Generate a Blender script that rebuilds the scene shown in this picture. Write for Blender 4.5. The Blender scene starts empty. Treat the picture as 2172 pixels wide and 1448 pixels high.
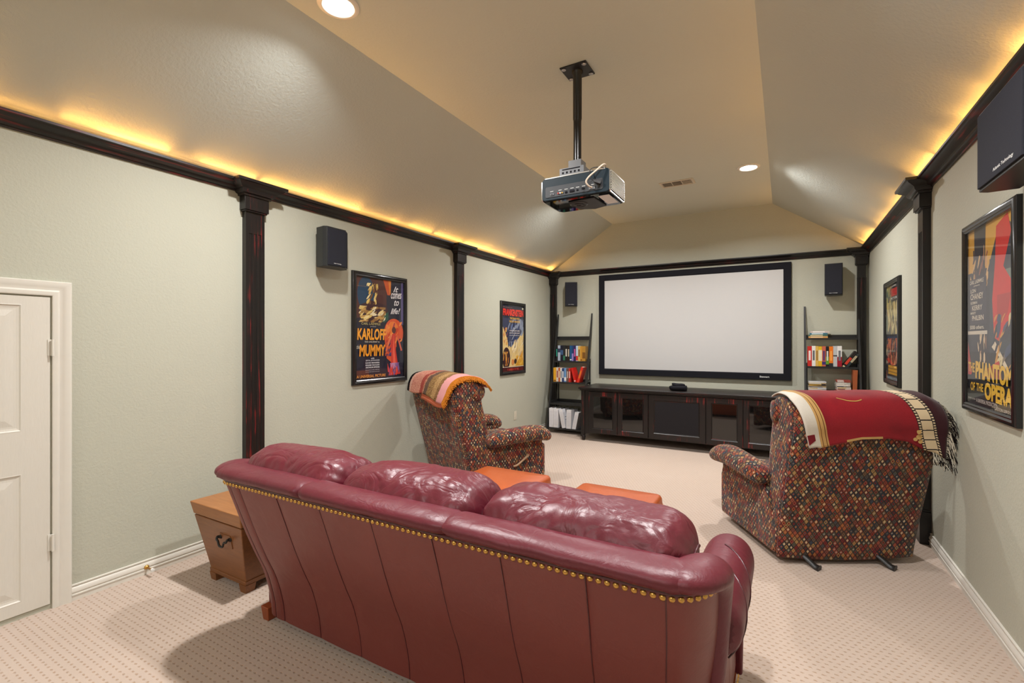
import bpy, math, random
from math import sin, cos, pi, radians, sqrt
from mathutils import Vector, Matrix, noise, Euler
random.seed(7)
scene = bpy.context.scene
COL = scene.collection

# ------------------------------------------------------------------ camera, world, lights, exposure
XL, XR, YB, YF = -3.385, 0.886, 7.18, -2.60      # room: left, right, screen wall, wall behind the camera
EYE = 1.415
cam_d = bpy.data.cameras.new('camera'); cam = bpy.data.objects.new('camera', cam_d); COL.objects.link(cam)
cam_d.sensor_width = 36; cam_d.lens = 36 * 1006 / 2172; cam_d.clip_start = 0.02
cam_d.shift_y = 0.0005
cam.location = (0, 0, EYE); cam.rotation_euler = (pi / 2, 0, radians(29.9))
scene.camera = cam
w = bpy.data.worlds.new('world'); scene.world = w; w.use_nodes = True
w.node_tree.nodes['Background'].inputs[0].default_value = (0.02, 0.02, 0.02, 1)
scene.view_settings.view_transform = 'Standard'; scene.view_settings.look = 'None'
scene.view_settings.exposure = 0.0; scene.view_settings.gamma = 1.0
scene.view_settings.use_curve_mapping = False
CAN_POWER = 56.0
CAN_COLOR = (1.0, 0.985, 0.975)
COVE_POWER = 1.55
COVE_COLOR = (1.0, 0.47, 0.10)
CANS = [(-2.11, 1.77, 1.0), (-0.35, 1.77, 1.0), (-2.11, 5.56, .84), (-0.33, 5.56, .90), (-2.11, -2.02, .62), (-0.35, -2.02, .58)]   # x, y, dimmer
CEIL = 3.25

# ------------------------------------------------------------------ material helpers
def lin(r, g, b):
    f = lambda c: (c / 255) / 12.92 if c / 255 <= 0.04045 else ((c / 255 + 0.055) / 1.055) ** 2.4
    return (f(r), f(g), f(b), 1)

class NT:
    def __init__(s, name):
        s.m = bpy.data.materials.new(name); s.m.use_nodes = True
        s.t = s.m.node_tree; s.b = s.t.nodes['Principled BSDF']; s.out = s.t.nodes['Material Output']
    def n(s, typ, **kw):
        nd = s.t.nodes.new(typ)
        for k, v in kw.items(): setattr(nd, k, v)
        return nd
    def link(s, a, b): s.t.links.new(a, b)
    def setin(s, sock, v):
        if isinstance(v, bpy.types.NodeSocket): s.link(v, sock)
        else: sock.default_value = v
    def math(s, op, a, b=None, c=None, clamp=False):
        nd = s.n('ShaderNodeMath', operation=op, use_clamp=clamp)
        s.setin(nd.inputs[0], a)
        if b is not None: s.setin(nd.inputs[1], b)
        if c is not None: s.setin(nd.inputs[2], c)
        return nd.outputs[0]
    def coord(s, kind='Object', scale=(1, 1, 1), rot=(0, 0, 0)):
        tc = s.n('ShaderNodeTexCoord'); mp = s.n('ShaderNodeMapping')
        mp.inputs['Scale'].default_value = scale; mp.inputs['Rotation'].default_value = rot
        s.link(tc.outputs[kind], mp.inputs[0]); return mp.outputs[0]
    def noise(s, vec, scale, detail=3, rough=0.55, dist=0.0):
        nd = s.n('ShaderNodeTexNoise'); s.link(vec, nd.inputs['Vector'])
        nd.inputs['Scale'].default_value = scale; nd.inputs['Detail'].default_value = detail
        nd.inputs['Roughness'].default_value = rough; nd.inputs['Distortion'].default_value = dist
        return nd.outputs[0]
    def ramp(s, fac, stops, interp='LINEAR'):
        nd = s.n('ShaderNodeValToRGB'); cr = nd.color_ramp; cr.interpolation = interp
        while len(cr.elements) < len(stops): cr.elements.new(0.5)
        for e, (p, c) in zip(cr.elements, stops): e.position = p; e.color = c
        s.setin(nd.inputs[0], fac); return nd.outputs[0]
    def mix(s, fac, a, b):
        nd = s.n('ShaderNodeMix', data_type='RGBA')
        s.setin(nd.inputs[0], fac); s.setin(nd.inputs[6], a); s.setin(nd.inputs[7], b)
        return nd.outputs[2]
    def bump(s, h, strength=0.2, dist=0.01):
        nd = s.n('ShaderNodeBump'); nd.inputs['Strength'].default_value = strength
        nd.inputs['Distance'].default_value = dist
        s.link(h, nd.inputs['Height']); s.link(nd.outputs[0], s.b.inputs['Normal'])
    def base(s, c, rough=0.5, spec=0.5, metal=0.0):
        s.setin(s.b.inputs['Base Color'], c); s.setin(s.b.inputs['Roughness'], rough)
        s.b.inputs['Specular IOR Level'].default_value = spec; s.b.inputs['Metallic'].default_value = metal
        return s

def plain(name, c, rough=0.5, spec=0.5, metal=0.0, vary=0.06, vs=30):
    m = NT(name); v = m.coord(); nz = m.noise(v, vs)
    dk = (c[0] * (1 - vary * 2), c[1] * (1 - vary * 2), c[2] * (1 - vary * 2), 1)
    m.base(m.mix(nz, dk, (min(1, c[0] * (1 + vary)), min(1, c[1] * (1 + vary)), min(1, c[2] * (1 + vary)), 1)), rough, spec, metal)
    return m.m

def wall_mat(name, c, scale=70):
    m = NT(name); v = m.coord(); nz = m.noise(v, scale, 4, 0.6); big = m.noise(v, 1.2, 2)
    m.base(m.mix(big, (c[0] * .97, c[1] * .97, c[2] * .97, 1), (min(1, c[0] * 1.03), min(1, c[1] * 1.03), min(1, c[2] * 1.02), 1)), 0.62, 0.25)
    m.bump(nz, 0.5, 0.005); return m.m

M = {}
M['wall'] = wall_mat('sage_wall_paint', lin(182, 182, 167))
M['ceiling'] = wall_mat('ceiling_paint', lin(184, 189, 182), 55)
M['white'] = plain('white_trim_paint', lin(216, 212, 202), 0.35, 0.45, vary=0.015)
def door_mat():
    m = NT('door_white_wood_grain'); v = m.coord(scale=(18, 18, 1.6)); nz = m.noise(v, 9, 5, 0.6, 1.2)
    m.base(m.mix(nz, lin(206, 201, 190), lin(214, 210, 200)), 0.4, 0.4); m.bump(nz, 0.25, 0.002); return m.m
M['door'] = door_mat()

def carpet():
    m = NT('patterned_carpet'); tc = m.n('ShaderNodeTexCoord'); sep = m.n('ShaderNodeSeparateXYZ')
    m.link(tc.outputs['Object'], sep.inputs[0])
    P = 0.0285
    y = m.math('DIVIDE', sep.outputs[1], P); row = m.math('FLOOR', y)
    x = m.math('DIVIDE', sep.outputs[0], P * 1.12)
    x = m.math('ADD', x, m.math('MULTIPLY', m.math('PINGPONG', row, 1), 0.5))
    fx = m.math('SUBTRACT', m.math('FRACT', x), 0.5); fy = m.math('SUBTRACT', m.math('FRACT', y), 0.5)
    v = m.coord(); jit = m.noise(v, 160, 2)
    d = m.math('SQRT', m.math('ADD', m.math('MULTIPLY', m.math('MULTIPLY', fx, fx), 0.62), m.math('MULTIPLY', m.math('MULTIPLY', fy, fy), 1.5)))
    d = m.math('ADD', d, m.math('MULTIPLY', m.math('SUBTRACT', jit, 0.5), 0.42))
    mr = m.n('ShaderNodeMapRange', interpolation_type='SMOOTHSTEP'); m.link(d, mr.inputs[0])
    mr.inputs[1].default_value = 0.08; mr.inputs[2].default_value = 0.25
    dim = mr.outputs[0]
    pile = m.noise(v, 420, 3, 0.7); big = m.noise(v, 2.2, 3, 0.5, 0.6)
    c = m.mix(big, lin(199, 178, 162), lin(208, 189, 175))
    c = m.mix(m.math('MULTIPLY', pile, 0.35), c, lin(184, 160, 140))
    c = m.mix(dim, lin(176, 146, 120), c)
    m.base(c, 0.95, 0.1)
    m.b.inputs['Sheen Weight'].default_value = 0.25
    m.bump(m.math('ADD', dim, m.math('MULTIPLY', pile, 0.9)), 0.6, 0.007); return m.m
M['carpet'] = carpet()

def distressed(name, sc, amount=0.62, axis=2, red=lin(112, 26, 28)):
    m = NT(name); s = [48, 48, 48]; s[axis] = 2.0
    v = m.coord(scale=s); v2 = m.coord(scale=(3, 3, 3))
    a = m.noise(v, 1.0 * sc, 4, 0.6); b = m.noise(v2, 1.3, 2)
    f = m.math('MULTIPLY', a, m.math('ADD', m.math('MULTIPLY', b, 0.9), 0.53))
    c = m.ramp(f, [(0, lin(17, 15, 15)), (amount - 0.10, lin(21, 16, 16)), (amount - .02, lin(34, 16, 16)), (amount + 0.08, red)])
    m.base(c, m.ramp(a, [(0, (.28, .28, .28, 1)), (1, (.45, .45, .45, 1))]), 0.5); m.bump(a, 0.15, 0.002); return m.m
M['dist_v'] = distressed('black_paint_worn_red_vertical', 1.0, 0.62, 2)
M['dist_y'] = distressed('black_paint_worn_red_long_side', 1.0, 0.58, 1)
M['dist_x'] = distressed('black_paint_worn_red_long_back', 1.0, 0.63, 0)
M['dist_vr'] = distressed('black_paint_lightly_worn', 1.0, 0.70, 2)
M['cab_v'] = distressed('cabinet_paint_stiles', 1.3, 0.63, 2, lin(124, 32, 30))
M['cab_x'] = distressed('cabinet_paint_rails', 1.3, 0.64, 0, lin(118, 32, 28))
M['cab_top'] = distressed('cabinet_top_paint', 1.6, 0.66, 0, lin(110, 28, 25))
M['black_gloss'] = plain('black_lacquer', (0.012, 0.012, 0.013, 1), 0.22, 0.5)
M['black'] = plain('black_satin', (0.014, 0.014, 0.015, 1), 0.4, 0.5)
M['black_matte'] = plain('black_velvet', (0.010, 0.010, 0.014, 1), 0.85, 0.2)
M['dark_glass'] = plain('dark_tinted_glass', (0.004, 0.004, 0.004, 1), 0.03, 0.8, vary=0.0)
M['screen'] = plain('projection_screen_fabric', lin(196, 195, 194), 0.8, 0.1, vary=0.004)
M['grille'] = plain('speaker_grille_cloth', (0.020, 0.021, 0.030, 1), 0.8, 0.25, vary=0.3, vs=300)
M['grille_b'] = plain('cabinet_speaker_cloth', (0.017, 0.015, 0.017, 1), 0.85, 0.2, vary=0.1, vs=300)
M['speaker'] = plain('speaker_shell_plastic', (0.016, 0.018, 0.020, 1), 0.38, 0.5)
M['chrome'] = plain('bright_metal', (0.75, 0.75, 0.74, 1), 0.25, 0.5, 1.0, vary=0.02)
M['brass'] = plain('antique_brass', (0.62, 0.36, 0.10, 1), 0.28, 0.5, 1.0, vary=0.1)
M['beige_plastic'] = plain('beige_plastic', lin(205, 198, 180), 0.4)
M['vent_white'] = plain('vent_enamel', lin(190, 182, 166), 0.45)
M['print_white'] = plain('white_print', lin(225, 225, 222), 0.5, vary=0.01)
M['iron'] = plain('black_wrought_iron', (0.012, 0.011, 0.010, 1), 0.45, 0.5)
M['proj_grey'] = plain('projector_grey_metal', lin(110, 112, 116), 0.35)
M['proj_blue'] = plain('projector_dark_shell', (0.010, 0.020, 0.028, 1), 0.45, 0.22)
M['proj_panel'] = plain('projector_connector_panel', (0.018, 0.021, 0.026, 1), 0.5, vary=0.15)
M['cable'] = plain('cable_beige', lin(205, 188, 170), 0.45)

def leather(name, a, b, rough=0.33, sc=1.0, coat=0.25, crease=0.0):
    m = NT(name); v = m.coord(); big = m.noise(v, 3.0 * sc, 3, 0.5); gr = m.noise(v, 230 * sc, 3, 0.6); cr = m.noise(v, 16 * sc, 4, 0.6, 1.0)
    m.base(m.mix(big, a, b), m.ramp(cr, [(0, (rough - .06,) * 3 + (1,)), (1, (rough + .10,) * 3 + (1,))]), 0.5)
    m.b.inputs['Coat Weight'].default_value = coat; m.b.inputs['Coat Roughness'].default_value = 0.3
    h = m.math('ADD', m.math('MULTIPLY', gr, 0.16), cr)
    if crease:
        cz = m.noise(m.coord(scale=(1, 1.5, .8), rot=(0, 0, .6)), 6.5, 3, 0.5, 1.2)
        h = m.math('ADD', h, m.math('MULTIPLY', m.math('MINIMUM', m.math('MULTIPLY', m.math('ABSOLUTE', m.math('SUBTRACT', cz, 0.5)), 9.0), 1.0), crease))
    m.bump(h, 0.28, 0.006); return m.m
M['ox'] = leather('oxblood_leather', lin(104, 24, 40), lin(84, 20, 34), 0.42, 1.0, 0.05, 0.35)
M['ox_cushion'] = leather('oxblood_leather_creased', lin(104, 24, 40), lin(84, 20, 34), 0.38, 1.0, 0.08, 1.2)
M['ox_panel'] = leather('oxblood_leather_sheen_tint', lin(120, 54, 48), lin(102, 42, 40), 0.42, 0.7, 0.05)  # same leather, paler and browner: light reflected off the panels is in the colour
M['ox_dark'] = leather('oxblood_piping', lin(74, 18, 28), lin(60, 14, 22))
M['orange'] = leather('orange_leather', lin(186, 90, 36), lin(166, 70, 24), 0.38)
M['orange_seam'] = plain('orange_stitching', lin(214, 130, 66), 0.6)

def wood(name, a, b, axis=0, rough=0.38):
    m = NT(name); s = [14, 14, 14]; s[axis] = 1.6
    v = m.coord(scale=s); nz = m.noise(v, 2.2, 5, 0.62, 1.6)
    m.base(m.mix(nz, a, b), rough, 0.5); m.bump(nz, 0.06, 0.002); return m.m
M['wood'] = wood('trunk_oak', lin(98, 58, 30), lin(152, 98, 56))
M['wood_lid'] = wood('trunk_lid_oak', lin(128, 78, 40), lin(172, 116, 66))
M['wood_red'] = wood('cherry_foot', lin(130, 60, 30), lin(160, 80, 44), 2)
M['lever'] = wood('lever_beech', lin(150, 118, 88), lin(176, 146, 112), 1)

def kilim(name, cw=0.030, ch=0.040, warm=1.0):
    # woven upholstery: a lattice of small diamonds, each with its own colour, dark outlines and a small inner diamond
    m = NT(name); tc = m.n('ShaderNodeTexCoord'); sep = m.n('ShaderNodeSeparateXYZ'); m.link(tc.outputs['UV'], sep.inputs[0])
    u = m.math('DIVIDE', sep.outputs[0], cw); v = m.math('DIVIDE', sep.outputs[1], ch)
    p = m.math('ADD', u, v); q = m.math('SUBTRACT', u, v)
    fp, fq = m.math('FRACT', p), m.math('FRACT', q)
    cb = m.n('ShaderNodeCombineXYZ'); m.link(m.math('FLOOR', p), cb.inputs[0]); m.link(m.math('FLOOR', q), cb.inputs[1])
    wn = m.n('ShaderNodeTexWhiteNoise', noise_dimensions='2D'); m.link(cb.outputs[0], wn.inputs[0])
    cb2 = m.n('ShaderNodeCombineXYZ'); m.link(m.math('ADD', m.math('FLOOR', p), 31.0), cb2.inputs[0]); m.link(m.math('FLOOR', q), cb2.inputs[1])
    wn2 = m.n('ShaderNodeTexWhiteNoise', noise_dimensions='2D'); m.link(cb2.outputs[0], wn2.inputs[0])
    pal = [lin(142, 66, 48), lin(62, 64, 74), lin(168, 98, 58), lin(92, 88, 74), lin(120, 46, 44), lin(168, 132, 84), lin(100, 70, 56), lin(158, 84, 66), lin(60, 56, 58), lin(118, 90, 66), lin(134, 74, 60), lin(84, 76, 72)]
    pal2 = [lin(206, 176, 110), lin(70, 40, 40), lin(196, 86, 48), lin(190, 180, 162), lin(64, 72, 92), lin(178, 120, 64), lin(120, 32, 34), lin(214, 190, 150)]
    c1 = m.ramp(wn.outputs[0], [(i / len(pal), c) for i, c in enumerate(pal)], 'CONSTANT')
    c2 = m.ramp(wn2.outputs[0], [(i / len(pal2), c) for i, c in enumerate(pal2)], 'CONSTANT')
    dp = m.math('ABSOLUTE', m.math('SUBTRACT', fp, 0.5)); dq = m.math('ABSOLUTE', m.math('SUBTRACT', fq, 0.5))
    dm = m.math('MAXIMUM', dp, dq)
    thr = m.math('MULTIPLY', m.math('ADD', wn2.outputs[0], 0.35), 0.19)
    c = m.mix(m.math('LESS_THAN', dm, thr), c1, c2)
    c = m.mix(m.math('GREATER_THAN', dm, 0.43), c, lin(30, 25, 27))
    wv = m.noise(m.coord(scale=(1, 1, 1)), 700, 2, 0.6)
    m.base(m.mix(m.math('MULTIPLY', wv, 0.22), c, lin(30, 24, 24)), 0.88, 0.15)
    m.b.inputs['Sheen Weight'].default_value = 0.15
    m.bump(m.math('ADD', wv, m.math('LESS_THAN', dm, 0.41)), 0.25, 0.002); return m.m
M['kilim'] = kilim('diamond_weave_upholstery')
M['kilim_l'] = kilim('diamond_weave_upholstery_small', 0.030, 0.042)

def red_throw():
    m = NT('red_throw_weave'); tc = m.n('ShaderNodeTexCoord'); sep = m.n('ShaderNodeSeparateXYZ'); m.link(tc.outputs['UV'], sep.inputs[0])
    u, w_ = sep.outputs[0], sep.outputs[1]         # u across the chair (m), w down the back (m)
    x = m.math('SUBTRACT', u, m.math('MULTIPLY', w_, 0.30))
    fl = m.noise(m.coord(), 260, 3, 0.8); bg = m.noise(m.coord(), 3, 3)
    red = m.mix(fl, lin(112, 8, 24), lin(172, 34, 44)); red = m.mix(m.ramp(bg, [(.5, (0, 0, 0, 1)), (.75, (1, 1, 1, 1))]), red, lin(96, 10, 26))
    cream = m.mix(fl, lin(196, 188, 176), lin(226, 220, 208)); gold = lin(196, 156, 96)
    def below(a): return m.math('LESS_THAN', x, a)
    c = m.mix(below(-0.315), red, gold)
    def band(a, b): return m.math('MULTIPLY', m.math('GREATER_THAN', x, a), m.math('LESS_THAN', x, b))
    c = m.mix(band(-0.329, -0.324), c, lin(110, 66, 30)); c = m.mix(band(-0.352, -0.348), c, lin(110, 66, 30))
    c = m.mix(below(-0.365), c, cream)
    # film strip
    a0, a1 = 0.222, 0.330
    f = m.math('DIVIDE', m.math('SUBTRACT', x, a0), a1 - a0)
    infilm = band(a0, a1)
    blk = lin(30, 20, 22); fr = lin(226, 204, 168)
    line = m.math('LESS_THAN', m.math('FRACT', m.math('DIVIDE', w_, 0.062)), 0.11)
    film = m.mix(line, fr, blk)
    side = m.math('GREATER_THAN', m.math('ABSOLUTE', m.math('SUBTRACT', f, 0.5)), 0.30)
    hole = m.math('MULTIPLY', m.math('LESS_THAN', m.math('FRACT', m.math('DIVIDE', w_, 0.0155)), 0.55),
                  m.math('LESS_THAN', m.math('ABSOLUTE', m.math('SUBTRACT', m.math('ABSOLUTE', m.math('SUBTRACT', f, 0.5)), 0.40)), 0.06))
    film = m.mix(side, film, m.mix(hole, blk, fr))
    c = m.mix(infilm, c, film)
    c = m.mix(m.math('GREATER_THAN', x, a1), c, lin(58, 18, 26))
    # gold trim towards the hem and a small tan motif
    m.base(c, 0.95, 0.1); m.b.inputs['Sheen Weight'].default_value = 0.2
    m.bump(fl, 0.4, 0.002); return m.m
M['throw_red'] = red_throw()

def stripe_throw():
    m = NT('striped_throw_weave'); tc = m.n('ShaderNodeTexCoord'); sep = m.n('ShaderNodeSeparateXYZ'); m.link(tc.outputs['UV'], sep.inputs[0])
    fl = m.noise(m.coord(scale=(1, 1, 1)), 150, 4, 0.85)
    u = m.math('ADD', sep.outputs[0], m.math('MULTIPLY', m.math('SUBTRACT', m.noise(m.coord(), 60, 3, 0.8), 0.5), 0.05))
    flc = m.ramp(fl, [(.42, (0, 0, 0, 1)), (.55, (1, 1, 1, 1))])
    tone = m.ramp(m.math('ADD', m.math('MULTIPLY', u, 1.0), 0.5), [
        (0.0, lin(24, 20, 22)), (.055, lin(214, 170, 150)), (.10, lin(170, 60, 62)), (.33, lin(186, 92, 84)), (.40, lin(216, 168, 132)), (.43, lin(84, 70, 64)), (.50, lin(206, 168, 112)),
        (.60, lin(220, 190, 134)), (.68, lin(190, 150, 100)), (.735, lin(226, 160, 160))], 'CONSTANT')
    alt = m.ramp(m.math('ADD', m.math('MULTIPLY', u, 1.0), 0.5), [
        (0.0, lin(24, 20, 22)), (.055, lin(214, 170, 150)), (.10, lin(226, 176, 150)), (.33, lin(140, 66, 56)), (.40, lin(150, 80, 70)), (.43, lin(120, 96, 80)), (.50, lin(96, 66, 44)),
        (.60, lin(150, 104, 66)), (.68, lin(92, 58, 42)), (.735, lin(226, 160, 160))], 'CONSTANT')
    m.base(m.mix(flc, tone, alt), 0.95, 0.1); m.bump(fl, 0.5, 0.003); return m.m
M['throw_stripe'] = stripe_throw()
M['throw_pink'] = plain('salmon_weave', lin(224, 128, 98), 0.9, 0.1)
M['fringe_orange'] = plain('orange_yarn', lin(206, 128, 44), 0.9, 0.1, vary=0.3, vs=90)
M['fringe_bw'] = plain('black_and_white_yarn', (0.25, 0.23, 0.21, 1), 0.9, 0.1, vary=0.5, vs=60)
M['yarn_white'] = plain('cream_yarn', lin(206, 198, 180), 0.9, 0.1)
M['yarn_black'] = plain('black_yarn', lin(30, 24, 24), 0.9, 0.1)

def emit(name, c, s):
    m = NT(name); m.b.inputs['Emission Color'].default_value = c; m.b.inputs['Emission Strength'].default_value = s; return m.m
M['lens'] = emit('lamp_lens', (1, 0.97, 0.92, 1), 30)
M['rope'] = emit('amber_rope_light', (1, 0.45, 0.08, 1), 3)
def pane():
    m = NT('picture_glass'); tr = m.n('ShaderNodeBsdfTransparent'); gl = m.n('ShaderNodeBsdfGlossy'); gl.inputs['Roughness'].default_value = 0.02
    fr = m.n('ShaderNodeFresnel'); fr.inputs['IOR'].default_value = 1.45; mx = m.n('ShaderNodeMixShader')
    ge = m.n('ShaderNodeNewGeometry'); m.link(m.math('MULTIPLY', fr.outputs[0], m.math('SUBTRACT', 1.0, ge.outputs['Backfacing'])), mx.inputs[0]); m.link(tr.outputs[0], mx.inputs[1]); m.link(gl.outputs[0], mx.inputs[2])
    m.link(mx.outputs[0], m.out.inputs['Surface']); return m.m
M['glass'] = pane()
_cc = {}
def colmat(c, rough=0.5):
    k = (c, rough)
    if k not in _cc: _cc[k] = plain('ink_%d_%d_%d' % c, lin(*c), rough, 0.4, vary=0.05, vs=40)
    return _cc[k]

# ------------------------------------------------------------------ mesh helpers
class MB:
    def __init__(s): s.v = []; s.f = []; s.fm = []; s.uv = {}; s.mats = []
    def mi(s, m):
        if m is None: return 0
        if m not in s.mats: s.mats.append(m)
        return s.mats.index(m)
    def add(s, vs, fs, m=None):
        o = len(s.v); s.v += [tuple(p) for p in vs]; k = s.mi(m)
        for f in fs: s.f.append([i + o for i in f]); s.fm.append(k)
        return o
    def box(s, c, sz, rz=0, m=None, R=None):
        hx, hy, hz = sz[0] / 2, sz[1] / 2, sz[2] / 2
        Rm = R if R is not None else Matrix.Rotation(rz, 3, 'Z')
        vs = [Vector(c) + Rm @ Vector((x * hx, y * hy, z * hz)) for x in (-1, 1) for y in (-1, 1) for z in (-1, 1)]
        s.add(vs, [(0, 1, 3, 2), (4, 6, 7, 5), (0, 4, 5, 1), (2, 3, 7, 6), (0, 2, 6, 4), (1, 5, 7, 3)], m); return s
    def b2(s, lo, hi, m=None):
        return s.box([(a + b) / 2 for a, b in zip(lo, hi)], [abs(b - a) for a, b in zip(lo, hi)], m=m)
    def rings(s, rings, closed=True, cap=True, m=None, loop=False):
        n = len(rings[0]); o = len(s.v); vs = [p for r in rings for p in r]; fs = []
        R = len(rings)
        for i in range(R if loop else R - 1):
            for j in range(n if closed else n - 1):
                a, b = i * n + j, i * n + (j + 1) % n; i2 = (i + 1) % R
                fs.append((a, b, i2 * n + (j + 1) % n, i2 * n + j))
        if cap and not loop: fs.append(tuple(range(n - 1, -1, -1))); fs.append(tuple((R - 1) * n + j for j in range(n)))
        s.add(vs, fs, m); return s
    def tube(s, pts, r, n=8, m=None, flat=1.0, loop=False):
        pts = [Vector(p) for p in pts]; N = len(pts); rr = r if isinstance(r, (list, tuple)) else [r] * N
        rings = []; up = None
        for i, p in enumerate(pts):
            if loop: d = pts[(i + 1) % N] - pts[i - 1]
            else: d = pts[min(i + 1, N - 1)] - pts[max(i - 1, 0)]
            d.normalize()
            if up is None: up = Vector((0, 0, 1)) if abs(d.z) < 0.9 else Vector((1, 0, 0))
            a = d.cross(up)
            if a.length < 1e-4: a = d.cross(Vector((0, 1, 0.1)))
            a.normalize(); b = a.cross(d).normalized(); up = b
            rings.append([p + a * (cos(2 * pi * k / n) * rr[i]) + b * (sin(2 * pi * k / n) * rr[i] * flat) for k in range(n)])
        return s.rings(rings, m=m, loop=loop)
    def lathe(s, prof, c=(0, 0, 0), n=20, m=None, R=None):
        R = R or Matrix.Identity(3); c = Vector(c)
        rings = [[c + R @ Vector((r * cos(2 * pi * k / n), r * sin(2 * pi * k / n), z)) for k in range(n)] for r, z in prof]
        return s.rings(rings, m=m)
    def prism(s, poly, a, b, axis='x', m=None):
        def P(u, v, w_): return {'x': (w_, u, v), 'y': (u, w_, v), 'z': (u, v, w_)}[axis]
        return s.rings([[P(u, v, a) for u, v in poly], [P(u, v, b) for u, v in poly]], m=m)
    def mitre(s, path, prof, closed=True, m=None, fill=None):
        """profile (inset, out) swept along a path (x, z) lying on a wall; out goes to -y"""
        N = len(path); P = [Vector((x, z)) for x, z in path]; ms = []
        for i in range(N):
            def nrm(a, b): d = (b - a).normalized(); return Vector((-d.y, d.x))
            if closed or 0 < i < N - 1:
                n1 = nrm(P[i - 1], P[i]); n2 = nrm(P[i], P[(i + 1) % N]); ms.append((n1 + n2) / (1 + n1.dot(n2)))
            elif i == 0: ms.append(nrm(P[0], P[1]))
            else: ms.append(nrm(P[-2], P[-1]))
        rings = []
        for i in range(N):
            rings.append([(P[i].x + ms[i].x * a, -o, P[i].y + ms[i].y * a) for a, o in prof])
        s.rings(rings, closed=True, cap=not closed, m=m, loop=closed)
        return s
    def grid(s, fn, nu, nv, m=None, uv=None):
        o = len(s.v)
        for i in range(nu + 1):
            for j in range(nv + 1):
                s.v.append(tuple(fn(i / nu, j / nv)))
                if uv: s.uv[len(s.v) - 1] = uv(i / nu, j / nv)
        k = s.mi(m)
        for i in range(nu):
            for j in range(nv):
                a = o + i * (nv + 1) + j; s.f.append([a, a + nv + 1, a + nv + 2, a + 1]); s.fm.append(k)
        return s
    def text(s, txt, x, z, wd, ht, out, m=None, shear=0.0, fat=0.0, rot=0.0):
        """flat lettering fitted into a box wd x ht whose lower left corner is (x, z)"""
        cu = bpy.data.curves.new('t', 'FONT'); cu.body = txt; cu.shear = shear; cu.offset = fat; cu.resolution_u = 3
        ob = bpy.data.objects.new('t', cu); me = ob.to_mesh()
        if len(me.vertices):
            xs = [q.co.x for q in me.vertices]; ys = [q.co.y for q in me.vertices]
            x0, x1, y0, y1 = min(xs), max(xs), min(ys), max(ys)
            k1 = wd / max(1e-6, x1 - x0); k2 = ht / max(1e-6, y1 - y0)
            vs = []
            for q in me.vertices:
                a = (q.co.x - x0) * k1; b = (q.co.y - y0) * k2
                vs.append((x + a * cos(rot) - b * sin(rot), -out, z + a * sin(rot) + b * cos(rot)))
            s.add(vs, [tuple(p.vertices) for p in me.polygons], m)
        ob.to_mesh_clear(); bpy.data.objects.remove(ob); bpy.data.curves.remove(cu)
        return s
    def poly(s, pts, out, m=None):
        s.add([(x, -out, z) for x, z in pts], [tuple(range(len(pts)))], m); return s
    def ell(s, cx, cz, rx, rz, out, m=None, a0=0, a1=2 * pi, n=24):
        return s.poly([(cx + rx * cos(a0 + (a1 - a0) * i / n), cz + rz * sin(a0 + (a1 - a0) * i / n)) for i in range(n)], out, m)
    def build(s, name, mat=None, parent=None, smooth=None, bevel=0, seg=2, sub=0, boxuv=False, label=None, recalc=True, thick=0):
        import bmesh
        me = bpy.data.meshes.new(name); me.from_pydata(s.v, [], s.f)
        mats = s.mats if s.mats else [mat]
        if mat is not None and s.mats and mats[0] is not mat and None in mats: mats = [mat if q is None else q for q in mats]
        for q in mats: me.materials.append(q)
        for p, k in zip(me.polygons, s.fm): p.material_index = k
        if recalc:
            bm = bmesh.new(); bm.from_mesh(me); bmesh.ops.recalc_face_normals(bm, faces=bm.faces); bm.to_mesh(me); bm.free()
        if s.uv:
            ul = me.uv_layers.new(name='UVMap')
            for l in me.loops: ul.data[l.index].uv = s.uv.get(l.vertex_index, (0, 0))
        elif boxuv:
            ul = me.uv_layers.new(name='UVMap')
            for p in me.polygons:
                nx, ny, nz = [abs(q) for q in p.normal]
                for li in p.loop_indices:
                    co = me.vertices[me.loops[li].vertex_index].co
                    if ny >= nx and ny >= nz * 0.7: uv = (co.x, co.z - 0.3 * co.y * 0)
                    elif nx >= nz * 0.7: uv = (co.y, co.z)
                    else: uv = (co.x, co.y)
                    ul.data[li].uv = uv
        if smooth is not None:
            for p in me.polygons: p.use_smooth = True
            if smooth < 179: me.set_sharp_from_angle(angle=radians(smooth))
        o = bpy.data.objects.new(name, me); COL.objects.link(o)
        if parent: o.parent = parent
        if thick: md = o.modifiers.new('t', 'SOLIDIFY'); md.thickness = thick; md.offset = 0
        if bevel: md = o.modifiers.new('b', 'BEVEL'); md.width = bevel; md.segments = seg; md.limit_method = 'ANGLE'; md.angle_limit = radians(35); md.harden_normals = False
        if sub: md = o.modifiers.new('s', 'SUBSURF'); md.levels = sub; md.render_levels = sub
        if label: o['label'] = label
        return o

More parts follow.
